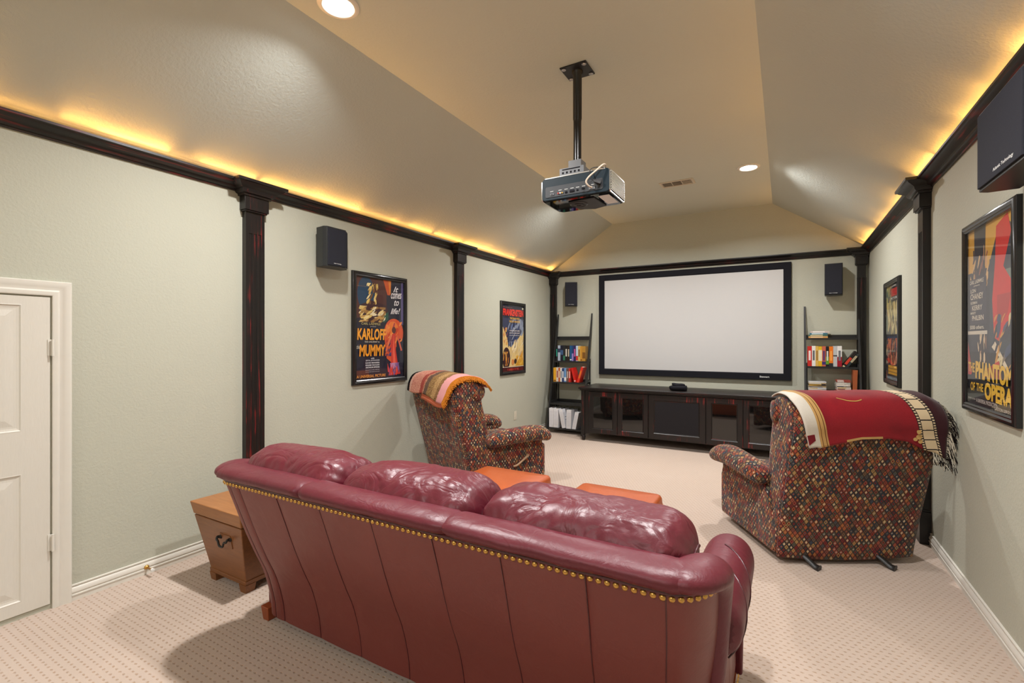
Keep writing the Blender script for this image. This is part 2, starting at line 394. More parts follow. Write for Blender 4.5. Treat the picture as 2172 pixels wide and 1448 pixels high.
def thing(name, label, cat, loc=(0, 0, 0), rz=0, group=None):
    o = bpy.data.objects.new(name, None); COL.objects.link(o); o.location = loc; o.rotation_euler = (0, 0, rz); o.empty_display_size = 0.05
    o['label'] = label; o['category'] = cat
    if group: o['group'] = group
    return o
def structure(name, loc=(0, 0, 0), rz=0, label=None):
    o = bpy.data.objects.new(name, None); COL.objects.link(o); o.location = loc; o.rotation_euler = (0, 0, rz); o.empty_display_size = 0.05
    o['kind'] = 'structure'
    if label: o['label'] = label
    return o
def st(o, label=None):
    o['kind'] = 'structure'
    if label: o['label'] = label
    return o
def dup(root, loc, rz, label, group=None):
    r = root.copy(); COL.objects.link(r); r.location = loc; r.rotation_euler = (0, 0, rz); r['label'] = label
    if group: r['group'] = group
    for ch in list(root.children):
        c = ch.copy(); COL.objects.link(c); c.parent = r
        for g in ch.children: d = g.copy(); COL.objects.link(d); d.parent = c
    return r
LEFT, BACK, RIGHT = pi / 2, 0.0, -pi / 2      # rotation of things hanging on each wall: local x runs to the viewer's right, -y out of the wall

# ------------------------------------------------------------------ room shell
b = MB().b2((XL - .1, YF - .1, -.08), (XR + .1, YB + .1, 0)); st(b.build('floor', M['carpet']))
EAVE = 2.560
XA, XB = -2.325, -0.140
b = MB().prism([(XL - .12, EAVE - .08), (XL, EAVE), (XA, CEIL), (XB, CEIL), (XR, EAVE), (XR + .12, EAVE - .08), (XR + .12, CEIL + .12), (XL - .12, CEIL + .12)], YF - .1, YB + .1, 'y')
st(b.build('ceiling', M['ceiling']))
st(MB().b2((XL - .1, YF - .1, 0), (XL, YB + .1, EAVE)).build('wall_left', M['wall']))
st(MB().b2((XR, YF - .1, 0), (XR + .1, YB + .1, EAVE)).build('wall_right', M['wall']))
GP = [(XL, 0), (XR, 0), (XR, EAVE), (XB, CEIL), (XA, CEIL), (XL, EAVE)]
st(MB().prism(GP, YB, YB + .1, 'y').build('wall_back', M['wall']))
st(MB().prism(GP, YF - .1, YF, 'y').build('wall_front', M['wall']))

# baseboards: stepped profile
BP = [(0, 0), (.013, 0), (.013, .026), (.017, .028), (.017, .034), (.011, .037), (.011, .041), (.016, .046), (.016, .056), (.011, .066), (.008, .071), (.005, .073), (.005, .077), (.010, .079), (.010, .085), (0, .087)]
DY0, DY1 = 0.965, 0.225      # door opening on the left wall
st(MB().prism([(XL + o, z) for o, z in BP], 1.046, YB, 'y').build('baseboard_left', M['white'], smooth=40))
st(MB().prism([(XR - o, z) for o, z in BP], YF, YB, 'y').build('baseboard_right', M['white'], smooth=40))
st(MB().prism([(YB - o, z) for o, z in BP], XL, XR, 'x').build('baseboard_back', M['white'], smooth=40))

# crown ledge (hides the amber rope light)
CP = [(0, 2.487), (.012, 2.487), (.014, 2.496), (.026, 2.499), (.034, 2.506), (.038, 2.518), (.054, 2.526), (.074, 2.534), (.082, 2.541), (.095, 2.543), (.095, 2.556), (0, 2.556)]
st(MB().prism([(XL + o, z) for o, z in CP], YF, YB, 'y').build('trim_1', M['dist_y'], smooth=30), 'black and red distressed crown ledge along the left wall')
st(MB().prism([(XR - o, z) for o, z in CP], YF, YB, 'y').build('trim_2', M['dist_y'], smooth=30), 'black crown ledge along the right wall')
st(MB().prism([(YB - o, z) for o, z in CP], XL, XR, 'x').build('trim_3', M['dist_x'], smooth=30), 'black crown ledge above the projection screen')

def pilaster(n, loc, rz, mat, label, wid=.14, dep=.045, clipx=None):
    t = structure('trim_%d' % n, loc, rz, label); h = wid / 2
    b = MB(); g = .012; d = .006
    plainp = [(-h, 0), (-h, -dep), (h, -dep), (h, 0)]
    fl = [(-h, 0), (-h, -dep)]
    for c in (-.034, 0, .034):
        for a, q in ((-.013, 0), (-.009, d), (.009, d), (.013, 0)): fl.append((c + a, -dep + q))
    fl += [(h, -dep), (h, 0)]
    b.prism(plainp, .23, .36, 'z'); b.prism(fl, .36, 2.20, 'z'); b.prism(plainp, 2.20, 2.37, 'z')
    b.build('shaft', mat, t)
    MB().prism([(-h - .018, 0), (-h - .018, -dep - .02), (h + .018, -dep - .02), (h + .018, 0)], 0, .225, 'z').prism(
        [(-h - .008, 0), (-h - .008, -dep - .01), (h + .008, -dep - .01), (h + .008, 0)], .225, .24, 'z').build('base_block', mat, t, bevel=.002)
    c = MB()
    for z0, z1, e in ((2.352, 2.362, .012), (2.362, 2.470, .020)):
        c.prism([(-h - e, 0), (-h - e, -dep - e - .003), (h + e, -dep - e - .003), (h + e, 0)], z0, z1, 'z')
    c.build('capital', mat, t, bevel=.0015)
    c = MB(); e = .020; rings = []
    for o, z in CP:
        z = 2.458 + (z - 2.487) * 1.42; o = o * 1.0
        rings.append([(-h - e - o, 0, z), (-h - e - o, -dep - e - o, z), (h + e + o, -dep - e - o, z), (h + e + o, 0, z)])
    c.rings(rings[1:-1]); c.build('crown_cap', mat, t, smooth=30)
    return t
pilaster(4, (XL, 2.062, 0), LEFT, M['dist_v'], 'distressed black pilaster behind the left end of the sofa')
pilaster(5, (XL, 4.585, 0), LEFT, M['dist_v'], 'black pilaster between the two posters on the left wall')
pilaster(6, (XR, 4.400, 0), RIGHT, M['dist_vr'], 'black pilaster behind the recliner on the right wall')
pilaster(7, (XL + .075, YB, 0), BACK, M['dist_vr'], 'black corner pilaster left of the ladder shelf', wid=.085, dep=.06)
pilaster(8, (XR - .075, YB, 0), BACK, M['dist_vr'], 'black corner pilaster right of the ladder shelf', wid=.085, dep=.06)

# door on the left wall
d = structure('door_1', (XL, (DY0 + DY1) / 2, 0), LEFT, 'low white panelled door on the left wall')
W2 = (DY0 - DY1) / 2; DH = 1.655
cas = [(0, .004), (0, .014), (.006, .018), (.022, .018), (.030, .012), (.045, .014), (.060, .022), (.074, .022), (.078, .018), (.078, 0), (0, 0)]
MB().mitre([(W2 + .002, 0), (W2 + .002, DH + .004), (-W2 - .002, DH + .004), (-W2 - .002, 0)], [(-a, o) for a, o in cas], closed=False).build('casing', M['white'], d, smooth=35)
S = MB(); f = .008
cols = [(-W2 + .008, -W2 + .118), (-.045, .045), (W2 - .113, W2 - .006)]
zs = [(.028, .089), (.740, .957), (1.608, DH - .004)]
for a, c in cols: S.b2((a, -f, .028), (c, -.001, DH - .004))
for a, c in ((cols[0][1], cols[1][0]), (cols[1][1], cols[2][0])):
    for z0, z1 in zs: S.b2((a, -f, z0), (c, -.001, z1))
S.build('door_slab', M['door'], d)
for a, c in ((cols[0][1], cols[1][0]), (cols[1][1], cols[2][0])):
    for z0, z1 in ((.089, .740), (.957, 1.608)):
        p = MB(); prof = [(0, f), (.004, f + .001), (.010, .004), (.020, .002), (.030, .002), (.062, f - .001)]
        R = []
        for i, o in prof: R.append([(a + i, -o, z0 + i), (c - i, -o, z0 + i), (c - i, -o, z1 - i), (a + i, -o, z1 - i)])
        p.rings(R, cap=False); k = len(p.v) - 4; p.f.append([k, k + 1, k + 2, k + 3]); p.fm.append(0)
        p.build('door_panel', M['door'], d, recalc=True)
for z in (1.385, .352):
    hg = MB().lathe([(.0, -.045), (.006, -.045), (.006, .045), (0, .045)], (W2 + .001, -.024, z), 10)
    hg.b2((W2 - .016, -.012, z - .043), (W2 + .004, -.008, z + .043)); hg.build('hinge', M['white'], d, smooth=50)
# spring door stop
t = thing('door_stop', 'small metal door stop on the baseboard near the white door', 'door stop', (XL + .016, 1.395, .045))
MB().lathe([(0, 0), (.014, 0), (.012, .006), (.005, .010), (.004, .05), (.008, .055), (.009, .065), (.006, .072), (0, .073)], (0, 0, 0), 12, R=Matrix.Rotation(pi / 2, 3, 'Y')).build('stop_post', M['brass'], t, smooth=50)
MB().lathe([(0, 0), (.0095, 0), (.0095, .014), (0, .016)], (.066, 0, 0), 12, R=Matrix.Rotation(pi / 2, 3, 'Y')).build('rubber_tip', M['print_white'], t, smooth=50)

# ------------------------------------------------------------------ ceiling fixtures
def can_light(x, y, dim, label):
    t = thing('recessed_light', label, 'ceiling light', (x, y, CEIL), group='recessed lights in the flat ceiling')
    MB().lathe([(.078, -.001), (.082, -.010), (.088, -.012), (.104, -.008), (.110, -.003), (.110, .0), (.078, .0)], n=40).build('trim_ring', M['white'], t, smooth=50)
    MB().lathe([(.0, -.0035), (.06, -.0035), (.078, -.002), (.078, -.001), (0, -.001)], n=32).build('lens', M['lens'], t, smooth=60)
    ld = bpy.data.lights.new('bulb', 'AREA'); ld.shape = 'DISK'; ld.size = .14; ld.energy = CAN_POWER * dim; ld.color = CAN_COLOR; ld.spread = radians(152)
    lo = bpy.data.objects.new('bulb', ld); COL.objects.link(lo); lo.parent = t; lo.location = (0, 0, -.014)
names = ['recessed ceiling light at the top of the photo, over the sofa', 'recessed ceiling light above the right end of the sofa', 'recessed ceiling light hidden behind the projector',
         'recessed ceiling light near the screen, right of the vent', 'recessed ceiling light behind the camera on the left', 'recessed ceiling light behind the camera on the right']
for (x, y, dim), nm in zip(CANS, names): can_light(x, y, dim, nm)

t = thing('air_vent', 'slotted white air vent in the flat ceiling near the screen', 'vent', (-1.078, 5.70, CEIL))
MB().mitre([(-.188, -.10), (.188, -.10), (.188, .10), (-.188, .10)], [(0, 0), (0, .004), (.006, .008), (.024, .008), (.026, 0)]).build('frame', M['vent_white'], t)
fr = t.children[0]; fr.rotation_euler = (pi / 2, 0, 0)
MB().b2((-.165, -.078, -.003), (.165, .078, -.001)).build('backing', M['vent_white'], t)
for k, (c0, ang) in enumerate(((-.108, .6), (0, 0), (.108, -.6))):
    MB().b2((c0 - .048, -.06, -.0045), (c0 + .048, .06, -.003)).build('duct_opening', M['black_matte'], t)
    for i in range(8):
        xx = c0 - .042 + i * .012
        if k == 1: sl = MB().box((c0, -.052 + i * .015, -.0065), (.096, .009, .0015), R=Matrix.Rotation(.7, 3, 'X'))
        else: sl = MB().box((xx, 0, -.0065), (.0055, .12, .0015), R=Matrix.Rotation(ang, 3, 'Y'))
        sl.build('slat', M['vent_white'], t)

# amber rope lights lying on the crown ledges
def rope(side, label):
    x = XL + .050 if side < 0 else XR - .050
    t = thing('rope_light', label, 'cove light', (x, 2.3, 2.5565))
    MB().tube([(0, y, .0075) for y in [YF + .2 - 2.3 + i * (YB - YF - .5) / 12 for i in range(13)]], .006, 8).build('light_tube', M['rope'], t, smooth=60)
    rnd = random.Random(3 if side < 0 else 5)
    y = YF + .4
    yax = Vector((0, 1, 0))
    def lamp(yc, L, e, spr, tilt):
        ld = bpy.data.lights.new('amber_lamp', 'AREA'); ld.shape = 'RECTANGLE'; ld.size = L; ld.size_y = .012
        ld.energy = e; ld.color = COVE_COLOR; ld.spread = radians(spr)
        lo = bpy.data.objects.new('amber_lamp', ld); COL.objects.link(lo); lo.parent = t; lo.location = (0, yc - 2.3, .014)
        zax = -Vector((-side * cos(tilt), 0, sin(tilt))); Rm = Matrix((yax, zax.cross(yax), zax)).transposed(); lo.rotation_euler = Rm.to_euler()
    while y < YB - .1:
        L = min(rnd.uniform(.35, .70), YB - .06 - y); k = rnd.choice([.25, .5, .8, 1.1, 1.5])
        lamp(y + L / 2, L * .8, COVE_POWER * L * k * 1.7, 84, .59)
        lamp(y + L / 2, L, COVE_POWER * L * (.10 + .12 * k), 170, .9)
        y += L * rnd.choice([.55, .7, .85])
    return t
rope(-1, 'amber rope light lying behind the left crown ledge'); rope(1, 'amber rope light lying behind the right crown ledge')

# ------------------------------------------------------------------ projector
PJ = thing('ceiling_projector', 'black ceiling projector hanging from a pole above the ottomans', 'projector', (-1.215, 3.0, CEIL))
b = MB().box((0, 0, -.004), (.185, .175, .008)); b.build('ceiling_plate', M['black'], PJ, bevel=.001)
for sx in (-1, 1):
    for sy in (-1, 1):
        MB().lathe([(0, -.004), (.016, -.004), (.013, -.0), (0, 0)], (sx * .072, sy * .066, -.008), 16).lathe([(0, 0), (.006, 0), (.005, .004), (0, .005)], (sx * .072, sy * .066, -.016), 8).build('screw', M['chrome'], PJ, smooth=40)
MB().lathe([(.027, -.62), (.027, -.36), (.0275, -.34), (.030, -.33), (.030, -.03), (.036, -.02), (.038, -.006), (0, -.006)], n=24).rings([[(.0, 0, -.62)] * 3, [(.0, 0, -.621)] * 3]).build('pole', M['black_gloss'], PJ, smooth=40)
B0 = Vector((-1.375 + 1.215, 2.785 - 3.0, 2.33 - CEIL)); bw, bd, bh = .455, .30, .145
b = MB(); b.b2((-.085, -.10, -.735), (.085, .055, -.725)); b.b2((-.085, -.10, -.725), (-.08, .055, -.685)); b.b2((.08, -.10, -.725), (.085, .055, -.685)); b.b2((-.085, -.104, -.735), (.085, -.100, -.685))
b.b2((-.045, -.05, -.725), (.045, .04, -.62)); b.build('mount_bracket', M['proj_grey'], PJ, bevel=.001)
for i in range(5): MB().b2((-.066 + i * .028, -.106, -.722), (-.054 + i * .028, -.103, -.710)).build('bracket_slot', M['black_matte'], PJ)
MB().b2((-.066, -.106, -.698), (.060, -.103, -.692)).build('bracket_slot', M['black_matte'], PJ)
# shell: rounded cross-section swept sideways, with the two ends as silver grille frames
def rrect(y0, y1, z0, z1, r, n=4):
    P = []
    for cx_, cz_, a0 in ((y1 - r, z1 - r, 0), (y0 + r, z1 - r, pi / 2), (y0 + r, z0 + r, pi), (y1 - r, z0 + r, 3 * pi / 2)):
        for k in range(n + 1): a = a0 + pi / 2 * k / n; P.append((cx_ + r * cos(a), cz_ + r * sin(a)))
    return P
pr = rrect(B0.x, B0.x + bw, B0.z, B0.z + bh, .022)
MB().prism(pr, B0.y, B0.y + bd, 'y').build('body_shell', M['proj_blue'], PJ, smooth=40, bevel=.004)
MB().prism(rrect(B0.x + .025, B0.x + bw - .04, B0.z + .018, B0.z + .088, .012), B0.y - .003, B0.y + .002, 'y').build('connector_panel', M['proj_panel'], PJ, smooth=40, bevel=.001)
y_ = B0.y - .0035
def port(x, z, w_, h_, mt, nm='port'): MB().b2((B0.x + x - w_ / 2, y_ - .004, B0.z + z - h_ / 2), (B0.x + x + w_ / 2, y_ + .002, B0.z + z + h_ / 2)).build(nm, mt, PJ, bevel=.0008)
port(.075, .036, .026, .012, M['proj_grey'], 'serial_port'); port(.075, .036, .018, .006, M['black'], 'serial_port')
for i, c in enumerate(((190, 60, 50), (225, 225, 225), (200, 160, 60))):
    MB().lathe([(0, 0), (.0045, 0), (.0045, .006), (.002, .006), (.0018, .003), (0, .003)], (B0.x + .118 + i * .014, y_, B0.z + .036), 12, R=Matrix.Rotation(pi / 2, 3, 'X')).build('audio_jack', colmat(c), PJ, smooth=40)
port(.172, .036, .014, .012, M['black_matte'], 'usb_port'); port(.212, .038, .030, .014, M['black_matte'], 'video_port'); port(.248, .038, .012, .008, M['black_matte'], 'video_port')
port(.286, .042, .016, .010, M['black_matte'], 'video_port'); port(.345, .036, .040, .020, M['proj_grey'], 'video_port')
for i, x in enumerate((.072, .130, .172, .212, .25, .29, .35)): MB().b2((B0.x + x - .011, y_ - .0012, B0.z + .054), (B0.x + x + .011, y_ - .0006, B0.z + .0565)).build('port_lettering', M['print_white'], PJ)
# silver end frames + cooling louvres
for sx, xx in ((1, B0.x + bw), (-1, B0.x)):
    MB().prism(rrect(B0.y + .002, B0.y + bd - .002, B0.z + .001, B0.z + bh - .004, .018), xx - .003 * sx, xx + .004 * sx, 'x').build('end_frame', M['chrome'], PJ, smooth=40)
    MB().prism(rrect(B0.y + .010, B0.y + bd - .010, B0.z + .009, B0.z + bh - .012, .012), xx, xx + .0052 * sx, 'x').build('grille_recess', M['black_matte'], PJ)
    for i in range(12):
        MB().b2((xx + .004 * sx, B0.y + .012, B0.z + .0145 + i * .0100), (xx + .0085 * sx, B0.y + bd - .012, B0.z + .0190 + i * .0100)).build('louvre', M['beige_plastic'], PJ)
MB().b2((B0.x + .02, B0.y - .001, B0.z + bh - .005), (B0.x + bw - .03, B0.y + .02, B0.z + bh + .002)).build('top_edge_strip', M['chrome'], PJ, bevel=.001)
# underside: gloss plate, round dial, feet, bulge
MB().prism(rrect(B0.x + .012, B0.x + bw - .012, B0.y + .012, B0.y + bd - .012, .03), B0.z - .004, B0.z + .002, 'z').build('gloss_underside', M['dark_glass'], PJ, smooth=40)
MB().prism([(-.105 + .10, B0.y + .07), (.175, B0.y + .05), (.19, B0.y + .26), (.10, B0.y + bd - .006), (.0, B0.y + .25)], B0.z - .012, B0.z - .003, 'z').build('lens_cover_plate', M['black'], PJ, bevel=.004)
MB().lathe([(0, 0), (.058, 0), (.060, -.010), (.050, -.014), (.046, -.010), (.034, -.010), (.030, -.016), (.018, -.016), (.014, -.011), (0, -.011)], (.045, B0.y + .13, B0.z - .004), 28).build('underside_dial', M['black'], PJ, smooth=35)
MB().b2((.205, B0.y + .05, B0.z - .0052), (.275, B0.y + .24, B0.z - .003)).build('underside_label', M['print_white'], PJ)
# plug and cables
P1 = [(B0.x + .345, y_ - .006, B0.z + .036), (B0.x + .335, y_ - .035, B0.z + .040), (B0.x + .325, y_ - .050, B0.z + .062), (B0.x + .345, y_ - .050, B0.z + .090), (B0.x + .385, y_ - .035, B0.z + .125), (B0.x + .420, y_ - .015, B0.z + .160), (B0.x + .425, y_ + .02, B0.z + .166), (B0.x + .40, y_ + .06, B0.z + .158)]
def smooth_path(P, n=6):
    P = [Vector(p) for p in P]; out = []
    for i in range(len(P) - 1):
        p0, p1, p2, p3 = P[max(i - 1, 0)], P[i], P[i + 1], P[min(i + 2, len(P) - 1)]
        for k in range(n):
            t_ = k / n; out.append(0.5 * ((2 * p1) + (-p0 + p2) * t_ + (2 * p0 - 5 * p1 + 4 * p2 - p3) * t_ ** 2 + (-p0 + 3 * p1 - 3 * p2 + p3) * t_ ** 3))
    out.append(P[-1]); return out
MB().tube(smooth_path(P1), .0055, 10).build('video_cable', M['cable'], PJ, smooth=60)
P2 = [(B0.x + .395, y_, B0.z + .055), (B0.x + .375, y_ - .025, B0.z + .062), (B0.x + .350, y_ - .030, B0.z + .085), (B0.x + .335, y_ - .02, B0.z + .12), (B0.x + .345, y_ - .004, B0.z + .155), (B0.x + .385, y_ + .02, B0.z + .162), (B0.x + .42, y_ + .04, B0.z + .158)]
MB().tube(smooth_path(P2), .0028, 8).build('power_cord', M['black'], PJ, smooth=60)
MB().box((B0.x + .385, y_ - .014, B0.z + .060), (.045, .022, .018), R=Euler((0, .35, .3)).to_matrix()).build('power_plug', M['black'], PJ, bevel=.003)

# ------------------------------------------------------------------ projection screen, speakers
t = thing('projection_screen', 'wide white projection screen in a black velvet frame on the back wall', 'projection screen', (-1.2275, YB, .912))
sw, sh = 1.3025, 1.545
MB().mitre([(-sw, 0), (sw, 0), (sw, sh), (-sw, sh)], [(0, 0), (0, .044), (.004, .050), (.080, .050), (.092, .034), (.092, 0)]).build('frame', M['black_matte'], t)
MB().b2((-sw + .085, -.036, .085), (sw - .085, -.005, sh - .085)).build('screen_surface', M['screen'], t)
MB().text('Stewart', 1.302 - .365, .030, .115, .024, .0508, M['print_white'], fat=.02).build('brand_lettering', None, t, recalc=False)

def label_text(b, x, z, w_, h_, out, txt='Atlantic Technology'):
    return b.text(txt, x, z, w_, h_, out, M['print_white'], fat=.01)
def side_speaker(loc, rz, label, hw=.0935):
    t = thing('wall_speaker', label, 'speaker', loc, rz, 'black loudspeakers hung on the walls'); h = .325
    F = [(-hw, -.180), (hw, -.180), (hw + .056, -.130), (hw + .052, -.055), (-hw - .006, -.055), (-hw - .018, -.150)]
    MB().prism(F, 0, h, 'z').build('cabinet', M['speaker'], t, bevel=.003)
    MB().prism([(-hw + .0065, -.187), (hw - .0065, -.187), (hw - .003, -.180), (-hw + .003, -.180)], .012, h - .012, 'z').build('grille', M['grille'], t, bevel=.002)
    a, c = (hw, -.180), (hw + .056, -.130)
    nx, ny = .050, -.056
    nl = sqrt(nx * nx + ny * ny); nx, ny = nx / nl * .005, ny / nl * .005
    q = [(a[0] * .93 + c[0] * .07, a[1] * .93 + c[1] * .07), (a[0] * .07 + c[0] * .93, a[1] * .07 + c[1] * .93)]
    MB().prism([q[0], q[1], (q[1][0] + nx, q[1][1] + ny), (q[0][0] + nx, q[0][1] + ny)], .012, h - .012, 'z').build('side_grille', M['grille'], t)
    MB().b2((-.04, -.056, .08), (.04, 0, h - .08)).build('wall_bracket', M['black'], t)
    (label_text(MB(), -.035, .024, .075, .010, .1878) if hw < .1 else label_text(MB(), -.04, .030, .19, .017, .1878)).build('brand_lettering', None, t, recalc=False)
    return t
side_speaker((XL, 2.672, 2.030), LEFT, 'black wall speaker between the first pilaster and the left poster')
side_speaker((XR, 2.480, 2.040), RIGHT, 'large black wall speaker at the right edge above the framed poster', .22)
def back_speaker(loc, rz, label, w_=.20, h=.40, dp=.19):
    t = thing('wall_speaker', label, 'speaker', loc, 0, 'black loudspeakers hung on the walls')
    b = MB().box((0, -.04 - dp / 2, h / 2), (w_, dp, h)); o = b.build('cabinet', M['speaker'], t, bevel=.004)
    g = MB().box((0, -.04 - dp - .006, h / 2 + .002), (w_ - .012, .012, h - .02)).build('grille', M['grille'], t, bevel=.003)
    br = MB().b2((-.03, -.045, .12), (.03, 0, .25)).build('wall_bracket', M['black'], t)
    x = label_text(MB(), -.045, .022, .085, .010, .04 + dp + .0126).build('brand_lettering', None, t, recalc=False)
    for q in (o, g, x):
        q.rotation_euler = (0, 0, rz)
    return t
back_speaker((-3.02, YB, 1.985), radians(24), 'black speaker on the back wall above the left ladder shelf', .195, .385, .13)
back_speaker((.535, YB, 1.985), radians(-5), 'black speaker on the back wall above the right ladder shelf', .185, .39, .17)

# ------------------------------------------------------------------ framed posters
def poster(loc, rz, label, pw, ph, draw):
    t = thing('framed_poster', label, 'poster', loc, rz, 'framed posters on the side walls')
    h = pw / 2
    MB().mitre([(-h, 0), (h, 0), (h, ph), (-h, ph)], [(0, 0), (0, .020), (.006, .026), (.020, .030), (.030, .026), (.036, .027), (.044, .022), (.046, .010), (.046, 0)]).build('frame', M['black_gloss'], t, smooth=30)
    MB().b2((-h + .03, -.008, .03), (h - .03, -.002, ph - .03)).build('backing_board', M['black_matte'], t)
    a = h - .045; z0, z1 = .045, ph - .045
    art, txt = MB(), MB()
    def X(u): return -a + 2 * a * u
    def Z(v): return z0 + (z1 - z0) * v
    class D:
        n = 0
        def out(s): D.n += 1; return .0085 + D.n * .00002
        def rect(s, u0, v0, u1, v1, c): art.poly([(X(u0), Z(v0)), (X(u1), Z(v0)), (X(u1), Z(v1)), (X(u0), Z(v1))], s.out(), colmat(c))
        def poly(s, pts, c): art.poly([(X(u), Z(v)) for u, v in pts], s.out(), colmat(c))
        def ell(s, u, v, ru, rv, c): art.ell(X(u), Z(v), ru * 2 * a, rv * (z1 - z0), s.out(), colmat(c))
        def text(s, tx, u, v, du, dv, c, shear=0, fat=.02, rot=0): txt.text(tx, X(u), Z(v), du * 2 * a, dv * (z1 - z0), .0150, colmat(c), shear, fat, rot)
    draw(D())
    art.build('print', None, t, recalc=False); txt.build('lettering', None, t, recalc=False)
    MB().b2((-a - .002, -.0180, z0 - .002), (a + .002, -.0165, z1 + .002)).build('glass_pane', M['glass'], t)
    return t

def splash(D, n, u0, u1, v0, v1, cols, seed, s=.05, ang=.6):
    r = random.Random(seed)
    for i in range(n):
        u, v = r.uniform(u0, u1), r.uniform(v0, v1); L = s * r.uniform(.5, 1.5); W = L * r.uniform(.12, .4); a = ang + r.uniform(-.5, .5)
        p = []
        for k in range(7):
            th = 2 * pi * k / 7; q = r.uniform(.75, 1.15); x, y = L * q * cos(th), W * q * sin(th)
            uu = u + x * cos(a) - y * sin(a); vv = v + (x * sin(a) + y * cos(a)) * .68
            p.append((min(max(uu, u0), u1), min(max(vv, v0), v1)))
        D.poly(p, r.choice(cols))
def art1(D):
    D.rect(0, 0, 1, 1, (26, 24, 44)); D.rect(0, .6, .62, 1, (78, 40, 34)); D.ell(.2, .84, .17, .17, (28, 62, 90)); D.poly([(.55, 1), (.72, 1), (.70, .85), (.64, .85)], (196, 84, 30))
    D.poly([(.66, 1), (.72, 1), (.71, .86), (.69, .86)], (222, 130, 44)); D.rect(.95, .55, 1, 1, (96, 88, 140)); D.rect(.88, .1, .96, .6, (50, 52, 80))
    D.poly([(.05, .72), (.30, .78), (.62, .74), (.66, .66), (.50, .56), (.10, .56)], (62, 32, 34)); D.poly([(.52, .62), (.66, .68), (.66, .60), (.56, .56)], (24, 78, 62))
    splash(D, 60, .06, .60, .56, .72, [(214, 186, 108), (230, 210, 150), (150, 110, 56), (190, 150, 80), (226, 216, 180)], 4, .06, .5)
    splash(D, 34, .20, .44, .74, .95, [(224, 196, 110), (206, 170, 86), (236, 220, 160), (120, 84, 44)], 5, .05, 1.2)
    D.ell(.78, .46, .215, .15, (208, 82, 40)); D.poly([(.56, .46), (.62, .20), (.80, .12), (.84, .40)], (206, 84, 40)); D.ell(.76, .50, .12, .08, (226, 122, 50)); D.rect(.84, .1, 1, .40, (30, 30, 48))
    splash(D, 22, .60, .97, .34, .58, [(226, 130, 60), (190, 66, 36), (232, 150, 70), (170, 60, 60)], 31, .07, .9)
    D.poly([(.74, .45), (.82, .46), (.80, .36), (.86, .16), (.93, .03), (.66, .02), (.72, .18), (.70, .32)], (198, 50, 36)); D.poly([(.77, .44), (.79, .30), (.84, .05), (.77, .04), (.755, .26)], (224, 92, 66))
    D.poly([(.70, .45), (.73, .43), (.62, .28), (.59, .27)], (220, 120, 84)); D.poly([(.84, .43), (.87, .44), (.97, .28), (.94, .27)], (206, 92, 70)); D.ell(.78, .49, .045, .035, (90, 40, 36))
    splash(D, 20, .64, .92, .02, .15, [(120, 84, 140), (186, 130, 170), (214, 60, 46), (80, 60, 110)], 8, .05, 1.4)
    splash(D, 16, .58, .72, .22, .36, [(70, 64, 120), (206, 90, 50), (60, 40, 80)], 9, .04, .8)
    D.rect(0, .03, .25, .09, (86, 46, 40))
    for tx, v in (('It', .885), ('comes', .815), ('to', .745), ('life!', .655)):
        D.text(tx, {'It': .76, 'comes': .71, 'to': .78, 'life!': .70}[tx], v, {'It': .12, 'comes': .24, 'to': .11, 'life!': .22}[tx], .06, (240, 238, 240), .45, .012, .06)
    D.text('CARL LAEMMLE', .10, .535, .38, .022, (206, 190, 120), 0, .0); D.text('presents', .27, .512, .12, .012, (200, 200, 200), .3, 0)
    D.text('KARLOFF', .02, .385, .58, .115, (236, 160, 44), .08, .035); D.text('THE UNCANNY in', .16, .36, .30, .016, (214, 206, 190), 0, .01)
    D.text('the', .01, .30, .06, .04, (214, 206, 190), .3, 0); D.text('MUMMY', .06, .225, .53, .115, (232, 150, 30), .08, .035)
    for i, (tx, w_) in enumerate((('with', .07), ('ZITA JOHANN', .28), ('DAVID MANNERS', .28), ('EDWARD VAN SLOAN', .28), ('ARTHUR BYRON', .28))): D.text(tx, .18 + (.28 - w_) / 2, .198 - i * .0225, w_, .015, (222, 222, 226), 0, .02)
    D.text('Directed by KARL FREUND', .18, .085, .28, .010, (210, 210, 214), 0, 0); D.text('Story by NINA WILCOX PUTNAM', .18, .067, .28, .008, (210, 210, 214), 0, 0)
    D.text('A UNIVERSAL PICTURE', .01, .016, .58, .028, (226, 150, 66), 0, .02)
